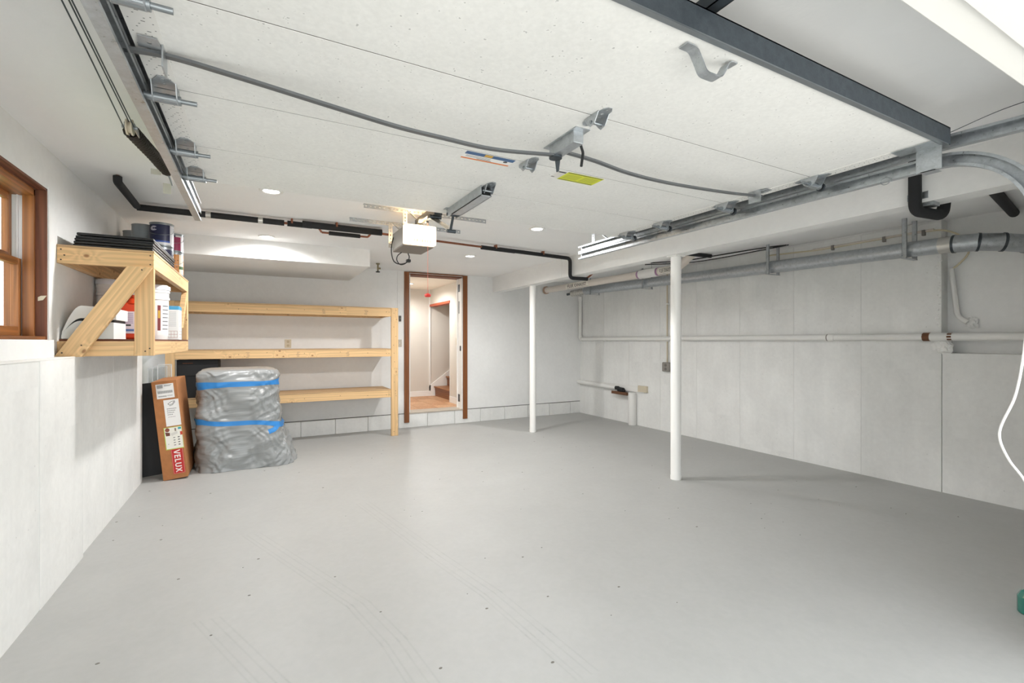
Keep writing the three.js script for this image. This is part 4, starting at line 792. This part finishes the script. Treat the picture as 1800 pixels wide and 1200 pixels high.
// ------------------------------------------------------------------ door opener
{
  const o = thing('garage_door_opener', 'garage door opener with glowing lamp cover hung from perforated steel straps', 'door opener', [1.13, 2.055, -3.9]);
  const body = part('motor_housing', bx(1.0, 1.25, 2.06, 2.205, -3.98, -3.66, 0.008), S({ color: 0x9a9690, roughness: 0.5, metalness: 0.3 }), o);
  part('bottom_cover', bx(1.002, 1.248, 2.052, 2.062, -3.978, -3.645, 0.004), S({ color: 0x7d746c, roughness: 0.6 }), body);
  const lens = part('lamp_cover', bx(0.998, 1.252, 2.06, 2.212, -3.66, -3.585, 0.012), S({ color: 0xfff3dc, emissive: 0xffe9c4, emissiveIntensity: 1.6, roughness: 0.5 }), o, 'glowing frosted lamp cover');
  const vents = []; for (let i = 0; i < 7; i++) { const g = bx(1.07 + i * 0.021, 1.074 + i * 0.021, 2.078, 2.1 - i * 0.001, -3.586, -3.5835); vents.push(g); }
  part('vent_slots', vents, S({ color: 0xd9b888, roughness: 0.8 }), lens);
  // two perforated angles screwed to the ceiling, with drop straps
  for (const [z, xa, xb] of [[-3.73, 0.717, 1.75], [-4.2, 0.69, 1.7]]) {
    const a = part('ceiling_angle', [strap(xa, xb, CEIL - 0.034, CEIL - 0.0005, z, 30, false), bx(xa, xb, CEIL - 0.003, CEIL - 0.0004, z - 0.03, z)], M.galv, o);
    for (const x of [1.02, 1.2]) part('drop_strap', strap(x, x + 0.034, z < -4 ? 2.13 : 2.17, CEIL - 0.006, z + 0.0028, 7, true), M.galv, a);
    part('cross_brace', sweep([[-0.0015, -0.012], [0.0015, -0.012], [0.0015, 0.012], [-0.0015, 0.012]], [[1.05, 2.35, z + 0.008], [1.23, 2.21, z + 0.008]], V(0, 0, 1)), M.galv, a);
  }
  const rail = part('drive_rail', [bx(1.11, 1.15, 2.235, 2.238, -3.7, -0.6), bx(1.11, 1.113, 2.235, 2.272, -3.7, -0.6), bx(1.147, 1.15, 2.235, 2.272, -3.7, -0.6)], M.darkSteel, o);
  part('trolley', [bx(1.1, 1.16, 2.2, 2.25, -3.36, -3.2, 0.004), cyl(1.13, 2.2, -3.27, 0.014, 0.014, 0.09, 'x', 12)], M.darkSteel, rail);
  part('chain', wire([[1.13, 2.285, -3.68], [1.13, 2.28, -2], [1.13, 2.285, -0.65]], 0.006, 10, 6), M.black, rail);
  const arm = part('door_arm', [sweep([[-0.003, -0.014], [0.003, -0.014], [0.003, 0.014], [-0.003, 0.014]], [[1.115, 2.19, -3.29], [1.115, 2.025, -2.92]], V(1, 0, 0)), sweep([[-0.003, -0.014], [0.003, -0.014], [0.003, 0.014], [-0.003, 0.014]], [[1.145, 2.19, -3.29], [1.145, 2.06, -2.99]], V(1, 0, 0))], M.galv, o);
  part('arm_link', [sweep(circle(0.009, 8), [[1.115, 2.025, -2.925], [1.11, 2.12, -2.855]], V(1, 0, 0)), cyl(1.12, 2.025, -2.925, 0.012, 0.012, 0.06, 'x', 12), cyl(1.105, 2.115, -2.857, 0.01, 0.01, 0.08, 'x', 12)], M.darkSteel, arm);
  const cord = part('release_cord', pipe([[1.168, 2.23, -3.555], [1.168, 1.665, -3.555]], 0.0016, 0.01, 6), S({ color: 0xe28a7c, roughness: 0.7 }), o);
  part('release_knob', lathe([[0, 0], [0.018, 0.002], [0.026, 0.012], [0.024, 0.022], [0.01, 0.03], [0, 0.031]], 1.168, 1.645, -3.555, 24), M.red, cord, 'red knob');
  part('cord_anchor', bx(1.15, 1.172, 2.222, 2.236, -3.57, -3.54, 0.002), M.darkSteel, rail);
  part('power_cord', wire([[0.998, 2.17, -3.95], [0.985, 2.1, -3.95], [0.985, 2.03, -3.95], [1.01, 1.97, -3.96], [1.06, 1.955, -3.97], [1.12, 1.975, -3.97], [1.14, 2.02, -3.97], [1.13, 2.052, -3.97]], 0.0045, 60, 8), M.black, o);
  part('power_cord', wire([[1.07, 2.052, -3.95], [1.035, 2.02, -3.95], [1.03, 1.985, -3.955], [1.06, 1.95, -3.96], [1.1, 1.96, -3.96], [1.13, 1.99, -3.965]], 0.004, 40, 8), M.black, o);
  part('cord_plug', bx(1.115, 1.15, 1.975, 2.0, -3.99, -3.95, 0.005), M.black, o);
  const L = new THREE.RectAreaLight(0xffe2b8, 14, 0.22, 0.13); L.name = 'opener_lamp'; L.position.set(1.125 - 1.13, 2.135 - 2.055, -3.575 + 3.9); L.lookAt(1.125, 2.135, 0); L.rotation.set(0, Math.PI, 0); o.add(L);
  const P = new THREE.PointLight(0xffd29a, 0.7, 0, 2); P.name = 'opener_bulb'; P.position.set(-0.005, 2.245 - 2.055, -3.62 + 3.9); P.castShadow = true; P.shadow.radius = 1.5; o.add(P);
}
// ------------------------------------------------------------------ pipes under the ceiling
{
  const o = thing('insulated_pipe', 'copper water pipe in black foam sleeves crossing the ceiling to the beam', 'pipe', [1.2, 2.3, -4.5]);
  const Y = 2.318;
  part('copper_pipe', pipe([[-0.786, 2.3585, -3.84], [-0.786, Y, -3.84], [-0.8, Y, -4.5], [0.9, Y, -4.5], [2.2, Y, -4.64], [3.372, Y, -4.76], [3.372, 2.078, -4.76], [3.6, 2.078, -4.74], [3.75, 2.2, -4.7], [3.75, 2.3585, -4.7]], 0.011, 0.04, 10), M.copper, o);
  const sleeve = (pts, r) => part('foam_sleeve', pipe(pts, r, 0.05, 14), M.foam, o);
  sleeve([[-0.786, 2.352, -3.84], [-0.786, Y - 0.002, -3.84], [-0.8, Y, -4.46]], 0.024);
  sleeve([[-0.806, Y, -4.5], [0.2, Y, -4.5]], 0.024); sleeve([[0.225, Y, -4.503], [0.42, Y, -4.503]], 0.024);
  sleeve([[0.34, Y - 0.002, -4.46], [1.02, Y - 0.002, -4.46]], 0.029); sleeve([[0.56, Y - 0.05, -4.49], [0.83, Y - 0.05, -4.49]], 0.018);
  sleeve([[1.27, Y, -4.54], [1.42, Y, -4.556]], 0.022); sleeve([[2.12, Y - 0.004, -4.632], [2.55, Y - 0.004, -4.675]], 0.022);
  sleeve([[2.35, Y, -4.655], [3.372, Y, -4.76], [3.372, 2.078, -4.76], [3.62, 2.078, -4.738]], 0.022);
  part('copper_bit', [pipe([[0.5, Y - 0.05, -4.49], [0.9, Y - 0.05, -4.49]], 0.009, 0.02, 8), pipe([[0.5, Y - 0.05, -4.49], [0.47, Y - 0.01, -4.48]], 0.009, 0.02, 8), pipe([[0.9, Y - 0.05, -4.49], [0.93, Y - 0.01, -4.48]], 0.009, 0.02, 8)], M.copper, o);
  for (const [x, z] of [[-0.35, -4.5], [0.02, -4.5], [0.36, -4.46], [0.98, -4.46]]) part('foil_tape', cyl(x, Y, z, 0.0262, 0.0262, 0.035, 'x', 16), M.foil, o);
  for (const [x, z] of [[-0.42, -4.5], [0.26, -4.503], [0.62, -4.46], [2.3, -4.65], [2.95, -4.716]]) part('pipe_clip', bx(x - 0.008, x + 0.008, Y + 0.0, CEIL - 0.0005, z - 0.03, z + 0.03, 0.003), M.copper, o);
}
{
  const o = thing('foam_pipe', 'thick black foam-wrapped pipe looping down under the beam near the track curve', 'pipe', [3.38, 2.05, -1.31]);
  part('foam_sleeve', pipe([[3.374, 2.358, -1.31], [3.374, 2.06, -1.31], [3.62, 2.055, -1.27], [3.66, 2.2, -1.27], [3.66, 2.358, -1.27]], 0.031, 0.05, 16), M.foam, o);
  part('pipe_strap', [bx(3.405, 3.4095, 2.13, 2.17, -1.36, -1.26, 0.001), bx(3.42, 3.5, 2.088, 2.1095, -1.3, -1.24, 0.002)], M.galv, o);
}
{
  const o = thing('foam_pipe', 'black foam-wrapped pipe under the ceiling at the far right corner beyond the beam', 'pipe', [4.6, 2.3, -1.3]);
  part('foam_sleeve', pipe([[3.95, 2.325, -1.2], [5.319, 2.325, -1.42]], 0.033, 0.05, 14), M.foam, o);
}
{
  const o = thing('foam_pipe', 'short black foam-wrapped pipe with cables behind the nearer column', 'pipe', [4.5, 2.3, -3.95]);
  part('foam_sleeve', pipe([[4.1, 2.335, -3.95], [4.84, 2.335, -3.9]], 0.023, 0.05, 12), M.foam, o);
  part('cable', wire([[4.4, 2.3, -4.45], [4.6, 2.29, -4.1], [4.84, 2.33, -3.85], [4.98, 2.345, -3.3], [5.05, 2.345, -3.1]], 0.007, 40, 7), M.black, o);
  part('cable', wire([[4.35, 2.28, -4.5], [4.65, 2.265, -4.05], [4.88, 2.3, -3.8], [5.0, 2.33, -3.3], [5.06, 2.345, -3.08]], 0.006, 40, 7), M.black, o);
}
{
  const o = thing('ceiling_valve', 'small brass-and-black valve under the ceiling left of the doorway', 'valve', [1.44, 2.25, -6.5]);
  const x = 1.435, z = -6.5;
  part('pipe_stub', [cyl(x, 2.31, z, 0.011, 0.011, 0.1, 'y', 12), cyl(x, 2.352, z, 0.026, 0.026, 0.012, 'y', 16), cyl(x + 0.02, 2.292, z, 0.012, 0.012, 0.03, 'x', 12)], S({ color: 0x8d8265, roughness: 0.4, metalness: 0.6 }), o);
  part('hand_wheel', lathe([[0, 0], [0.026, 0.0], [0.03, 0.006], [0.026, 0.012], [0.009, 0.016], [0.008, 0.03], [0, 0.03]], x, 2.238, z, 20), M.black, o);
}
// ------------------------------------------------------------------ flue pipe with its labels
{
  const o = thing('flue_pipe', 'cream plastic flue pipe with black-lettered labels high by the right wall', 'pipe', [4.55, 2.15, -5.6]);
  const A = V(4.44, 2.195, -7.0), B = V(4.605, 2.21, -4.2), at = (k) => A.clone().lerp(B, k);
  part('flue_tube', pipe([A.toArray(), B.toArray(), [4.61, 2.36, -3.97]], 0.05, 0.1, 20), M.pvc, o);
  const ring = (k0, k1, r, m, name) => part(name, pipe([at(k0).toArray(), at(k1).toArray()], r, 0.02, 24), m, o);
  ring(0.78, 0.885, 0.058, M.pvcWhite, 'coupling'); ring(0.768, 0.78, 0.0525, M.primer, 'primer_band'); ring(0.885, 0.895, 0.0525, M.primer, 'primer_band');
  ring(0.0, 0.012, 0.066, S({ color: 0xb59a86, roughness: 0.7 }), 'wall_collar');
  const tag = (k0, k1) => {
    const a = at(k0), b = at(k1), len = a.distanceTo(b), g = new THREE.CylinderGeometry(0.0508, 0.0508, len, 24, 1, true, 0, 1.9), u = g.attributes.uv;
    for (let i = 0; i < u.count; i++) { const s = u.getX(i), t = u.getY(i); u.setXY(i, t, 1 - s); }
    // cylinder axis y -> pipe axis towards the viewer; the arc faces left and down
    g.rotateY(-Math.PI / 2 - 0.75); g.rotateX(Math.PI / 2);
    const dir = b.clone().sub(a).normalize(), q = new THREE.Quaternion().setFromUnitVectors(V(0, 0, 1), dir); g.applyQuaternion(q); const c = a.clone().lerp(b, 0.5); g.translate(c.x, c.y, c.z);
    part('flue_label', g, S({ map: canvasTex(1024, 160, (x, w, h) => { x.fillStyle = '#ece6dc'; x.fillRect(0, 0, w, h); x.fillStyle = '#26241f'; x.font = 'bold 120px sans-serif'; x.textAlign = 'center'; x.textBaseline = 'middle'; x.fillText('FLUE EXHAUST', w / 2, h * 0.46, w - 60); x.fillRect(20, h - 18, w - 40, 8); }), roughness: 0.5, side: THREE.DoubleSide }), o);
  };
  tag(0.22, 0.42); tag(0.905, 0.985);
  part('hanger_wire', [pipe([[4.585, 2.25, -4.62], [4.585, 2.36, -4.62]], 0.002, 0.01, 6), pipe([[4.5, 2.24, -5.9], [4.5, 2.36, -5.9]], 0.002, 0.01, 6)], M.steel, o);
}
// ------------------------------------------------------------------ galvanised duct
{
  const o = thing('vent_duct', 'round galvanised vent duct running along the top of the right wall', 'duct', [5.0, 2.05, -4]);
  part('duct_run', pipe([[5.0, 2.175, -6.6], [5.0, 2.095, -1.68]], 0.066, 0.05, 28), M.galv, o);
  for (const z of [-5.6, -4.05, -2.62]) part('joint_band', pipe([[5.0, 2.175 - (z + 6.6) * 0.0163, z], [5.0, 2.174 - (z + 6.6) * 0.0163, z + 0.05]], 0.068, 0.02, 28), M.galv, o);
  part('joint_tape', pipe([[5.0, 2.096, -1.77], [5.0, 2.094, -1.66]], 0.068, 0.02, 28), M.foil, o);
  const el = part('elbow', pipe([[5.0, 2.095, -1.68], [5.02, 2.085, -1.53]], 0.07, 0.02, 28), M.galv, o);
  part('elbow_gore', pipe([[5.015, 2.088, -1.545], [5.09, 2.07, -1.41]], 0.069, 0.02, 28), M.galv, el); part('elbow_gore', pipe([[5.075, 2.073, -1.43], [5.2, 2.05, -1.31]], 0.068, 0.02, 28), M.galv, el);
  for (const [a, b] of [[[5.002, 2.0945, -1.69], [5.003, 2.0935, -1.672]], [[5.016, 2.087, -1.548], [5.023, 2.085, -1.534]], [[5.082, 2.0715, -1.424], [5.092, 2.069, -1.41]]]) part('crimp_ring', pipe([a, b], 0.0735, 0.01, 28), M.darkSteel, el);
  part('wall_flange', pipe([[5.19, 2.052, -1.32], [5.32, 2.025, -1.22]], 0.075, 0.02, 28), M.galv, el);
  const bits = []; for (let i = 0; i < 14; i++) { const k = i / 13, r = 0.045 + 0.007 * (i % 2); bits.push(pipe([[5.0 - 0.12 * k, 2.175 - 0.03 * k, -6.6 - 0.22 * k], [5.0 - 0.12 * k - 0.008, 2.173 - 0.03 * k, -6.6 - 0.22 * k - 0.018]], r, 0.01, 20)); }
  part('flexible_foil', bits, M.foil, o);
  part('hose_clamp', pipe([[4.86, 2.14, -6.83], [4.82, 2.13, -6.9]], 0.02, 0.02, 10), M.darkSteel, o);
}
for (const [z, w, label] of [[-6.35, 0.02, 'duct hanger nearest the back wall, at the foil hose'], [-5.13, 0.025, 'steel duct hanger between the two round columns'], [-3.22, 0.03, 'steel duct hanger just right of the nearer column'], [-1.98, 0.034, 'steel duct hanger next to the duct elbow']]) {
  const y = 2.175 - (z + 6.6) * 0.0163, o = thing('duct_hanger', label, 'bracket', [5, y - 0.09, z], 'steel hangers holding the duct');
  for (const x of [4.905, 5.087]) part('drop_channel', [bx(x, x + 0.003, y - 0.085, CEIL - 0.0005, z - w / 2, z + w / 2), bx(x, x + 0.012, y - 0.085, CEIL - 0.0005, z - w / 2, z - w / 2 + 0.002), bx(x, x + 0.012, y - 0.085, CEIL - 0.0005, z + w / 2 - 0.002, z + w / 2)], M.galv, o);
  part('foot_bar', bx(4.89, 5.11, y - 0.085, y - 0.081, z - w / 2, z + w / 2), M.galv, o);
}
// ------------------------------------------------------------------ painted pipes on the right wall
{
  const o = thing('wall_pipe', 'white painted pipe running the length of the right wall', 'pipe', [5.165, 1.3, -4]);
  part('long_pipe', pipe([[5.163, 2.09, -6.97], [5.163, 1.345, -6.97], [5.163, 1.34, -1.9]], 0.031, 0.03, 18), M.whitePaint, o);
  part('near_pipe', pipe([[5.163, 1.34, -1.9], [5.163, 1.34, -0.575]], 0.034, 0.03, 18), M.whitePaint, o);
  for (const z of [-6.25, -2.7]) part('coupling', cyl(5.163, 1.34, z, 0.035, 0.035, 0.06, 'z', 20), M.whitePaint, o);
  part('dark_joint', cyl(5.163, 1.34, -2.735, 0.0345, 0.0345, 0.012, 'z', 20), M.greyBox, o);
  part('elbow', [cyl(5.163, 1.385, -6.97, 0.037, 0.037, 0.05, 'y', 20), cyl(5.163, 1.343, -6.92, 0.037, 0.037, 0.05, 'z', 20), cyl(5.163, 2.07, -6.97, 0.038, 0.038, 0.08, 'y', 20)], M.whitePaint, o);
  const jt = part('rusty_union', [cyl(5.163, 1.34, -1.92, 0.037, 0.037, 0.05, 'z', 8), cyl(5.163, 1.34, -1.76, 0.036, 0.036, 0.03, 'z', 8)], M.rust, o, 'bare rusty union');
  const g = new THREE.IcosahedronGeometry(0.06, 4), p = g.attributes.position, N = new ImprovedNoise();
  for (let i = 0; i < p.count; i++) { const v = V(p.getX(i), p.getY(i), p.getZ(i)), k = 1 + 0.5 * N.noise(v.x * 40, v.y * 40, v.z * 40) + 0.25 * N.noise(v.x * 90, v.y * 90, v.z * 90); p.setXYZ(i, v.x * k * 0.5, v.y * k * 1.15, v.z * k * 1.1); }
  g.translate(5.2, 1.265, -1.82); g.computeVertexNormals();
  part('plaster_lump', [g, bx(5.15, 5.2, 1.305, 1.375, -1.885, -1.8, 0.006)], M.conc, o);
}
{
  const o = thing('drain_pipe', 'short white drain pipe on the set-back wall under the duct elbow', 'pipe', [5.28, 1.42, -1.78]);
  part('stand_pipe', pipe([[5.285, 1.93, -1.795], [5.285, 1.52, -1.755], [5.285, 1.46, -1.69]], 0.019, 0.03, 14), M.whitePaint, o);
  const g = new THREE.IcosahedronGeometry(0.045, 3), p = g.attributes.position, N = new ImprovedNoise();
  for (let i = 0; i < p.count; i++) { const v = V(p.getX(i), p.getY(i), p.getZ(i)), k = 1 + 0.6 * N.noise(v.x * 55, v.y * 55, v.z * 55); p.setXYZ(i, v.x * k * 0.4, v.y * k, v.z * k); }
  g.translate(5.31, 1.46, -1.67); g.computeVertexNormals(); part('plaster_patch', g, M.conc, o);
}
{
  const o = thing('condensate_tube', 'thin cream tube clipped along the top of the right wall above the duct', 'tube', [5.17, 2.0, -2.5]);
  part('tubing', wire([[5.19, 2.29, -3.4], [5.185, 2.275, -3.1], [5.19, 2.262, -2.85], [5.19, 2.268, -2.3], [5.19, 2.272, -1.95], [5.2, 2.25, -1.8], [5.25, 2.17, -1.7], [5.285, 2.06, -1.68], [5.29, 1.97, -1.74], [5.287, 1.925, -1.79]], 0.0075, 120, 8), M.tube, o);
  part('rigid_line', pipe([[5.192, 2.27, -2.9], [5.192, 2.275, -1.88]], 0.011, 0.02, 10), M.pvc, o);
  for (const z of [-2.7, -2.25, -1.95]) part('clip', bx(5.172, 5.199, 2.235, 2.285, z - 0.012, z + 0.012, 0.003), M.greyBox, o);
}
{
  const o = thing('capped_pipe', 'low white pipe ending in a black valve and broken brown board near the far corner', 'pipe', [5.16, 0.5, -6.4]);
  part('pipe_run', pipe([[5.15, 0.572, -7.0], [5.15, 0.545, -5.98]], 0.038, 0.02, 18), M.whitePaint, o);
  part('backing_board', bx(5.175, 5.2, 0.515, 0.6, -7.0, -5.38, 0.003), M.whitePaint, o);
  part('valve', [cyl(5.145, 0.547, -5.95, 0.03, 0.03, 0.07, 'z', 14), cyl(5.13, 0.535, -5.84, 0.035, 0.028, 0.12, 'z', 10), bx(5.1, 5.16, 0.5, 0.53, -5.9, -5.76, 0.008)], M.black, o);
  const g = bx(5.06, 5.18, 0.455, 0.5, -6.0, -5.66, 0.008), p = g.attributes.position, N = new ImprovedNoise();
  for (let i = 0; i < p.count; i++) { const x = p.getX(i), y = p.getY(i), z = p.getZ(i); p.setXYZ(i, x, y + 0.015 * N.noise(x * 20, 3, z * 9) - 0.02 * Math.max(0, -5.8 - z), z + 0.02 * N.noise(x * 30, y * 30, 1)); }
  g.computeVertexNormals(); part('broken_board', g, M.rust, o);
  part('junction_cover', bx(5.165, 5.2, 0.525, 0.62, -5.5, -5.31, 0.004), M.beige, o);
}
solo('floor_stub_pipe', lathe([[0, 0], [0.06, 0], [0.064, 0.01], [0.064, 0.49], [0.058, 0.5], [0, 0.5]], 5.15, 0, -5.6, 28), M.whitePaint, 'white painted upright pipe rising from the floor at the right wall', 'pipe');
{
  const o = thing('outlet_box', 'grey metal outlet box on the right wall with a thin conduit above', 'outlet', [5.18, 0.866, -4.92]);
  part('box', bx(5.15, 5.199, 0.868, 1.0, -4.99, -4.85, 0.012), M.greyBox, o);
  part('receptacle', [cyl(5.149, 0.96, -4.92, 0.02, 0.02, 0.006, 'x', 16), cyl(5.149, 0.905, -4.92, 0.02, 0.02, 0.006, 'x', 16)], S({ color: 0x6d6862, roughness: 0.6 }), o);
  part('conduit', pipe([[5.185, 1.0, -4.92], [5.185, 2.34, -4.92]], 0.01, 0.02, 10), M.beige, o);
  part('conduit_strap', [bx(5.172, 5.199, 1.3, 1.32, -4.95, -4.89, 0.002), bx(5.172, 5.199, 1.83, 1.85, -4.95, -4.89, 0.002)], M.whitePaint, o);
}
// outlets and switch on the back wall
{
  const o = thing('wall_outlet', 'beige duplex outlet above the middle shelf on the back wall', 'outlet', [0.358, 1.212, ZB]);
  part('cover_plate', bx(0.318, 0.398, 1.214, 1.328, ZB + 0.004, ZB + 0.01, 0.002), M.beige, o);
  for (const y of [1.245, 1.297]) part('receptacle', cyl(0.358, y, ZB + 0.0105, 0.017, 0.017, 0.003, 'z', 20), S({ color: 0xb8a98c, roughness: 0.5 }), o);
}
{
  const o = thing('light_switch', 'beige switch plate beside the doorway casing behind the shelf post', 'switch', [1.86, 1.22, ZB]);
  part('cover_plate', bx(1.838, 1.9, 1.222, 1.33, ZB + 0.0, ZB + 0.008, 0.002), S({ color: 0xb9b2a4, roughness: 0.5 }), o);
  part('toggle', bx(1.864, 1.874, 1.265, 1.287, ZB + 0.008, ZB + 0.018, 0.002), M.vinyl, o);
}
{
  const o = thing('door_button', 'small dark push button beside the doorway above the switch plate', 'push button', [1.875, 1.6, ZB]);
  part('button_case', bx(1.858, 1.892, 1.6, 1.686, ZB, ZB + 0.016, 0.004), S({ color: 0x4c4a47, roughness: 0.5 }), o);
  part('button', cyl(1.875, 1.645, ZB + 0.017, 0.008, 0.008, 0.006, 'z', 14), M.greyBox, o);
}
// hanging white rope and teal bottle at the right edge
solo('white_rope', wire([[2.655, 1.66, -0.66], [2.635, 1.45, -0.665], [2.6, 1.257, -0.667], [2.6, 1.09, -0.69], [2.6, 0.93, -0.735], [2.6, 0.84, -0.71], [2.605, 0.76, -0.665], [2.64, 0.6, -0.64], [2.685, 0.45, -0.63]], 0.0045, 120, 8), M.pvcWhite, 'thin white rope hanging in a bow at the right edge', 'rope');
{
  const x = 3.245, z = -0.812, o = thing('teal_bottle', 'small dark teal bottle on the floor at the right edge', 'bottle', [x, 0, z]);
  part('bottle_body', lathe([[0, 0], [0.04, 0], [0.044, 0.006], [0.044, 0.08], [0.03, 0.105], [0.014, 0.115], [0.014, 0.13], [0, 0.13]], x, 0, z, 28), new THREE.MeshPhysicalMaterial({ color: 0x0f6b5e, roughness: 0.08, clearcoat: 1 }), o);
  part('cap', cyl(x, 0.138, z, 0.017, 0.016, 0.022, 'y', 16), M.black, o);
}
scene.traverse((m) => { if (m.isMesh) { m.castShadow = true; m.receiveShadow = true; } });
renderer.render(scene, camera);
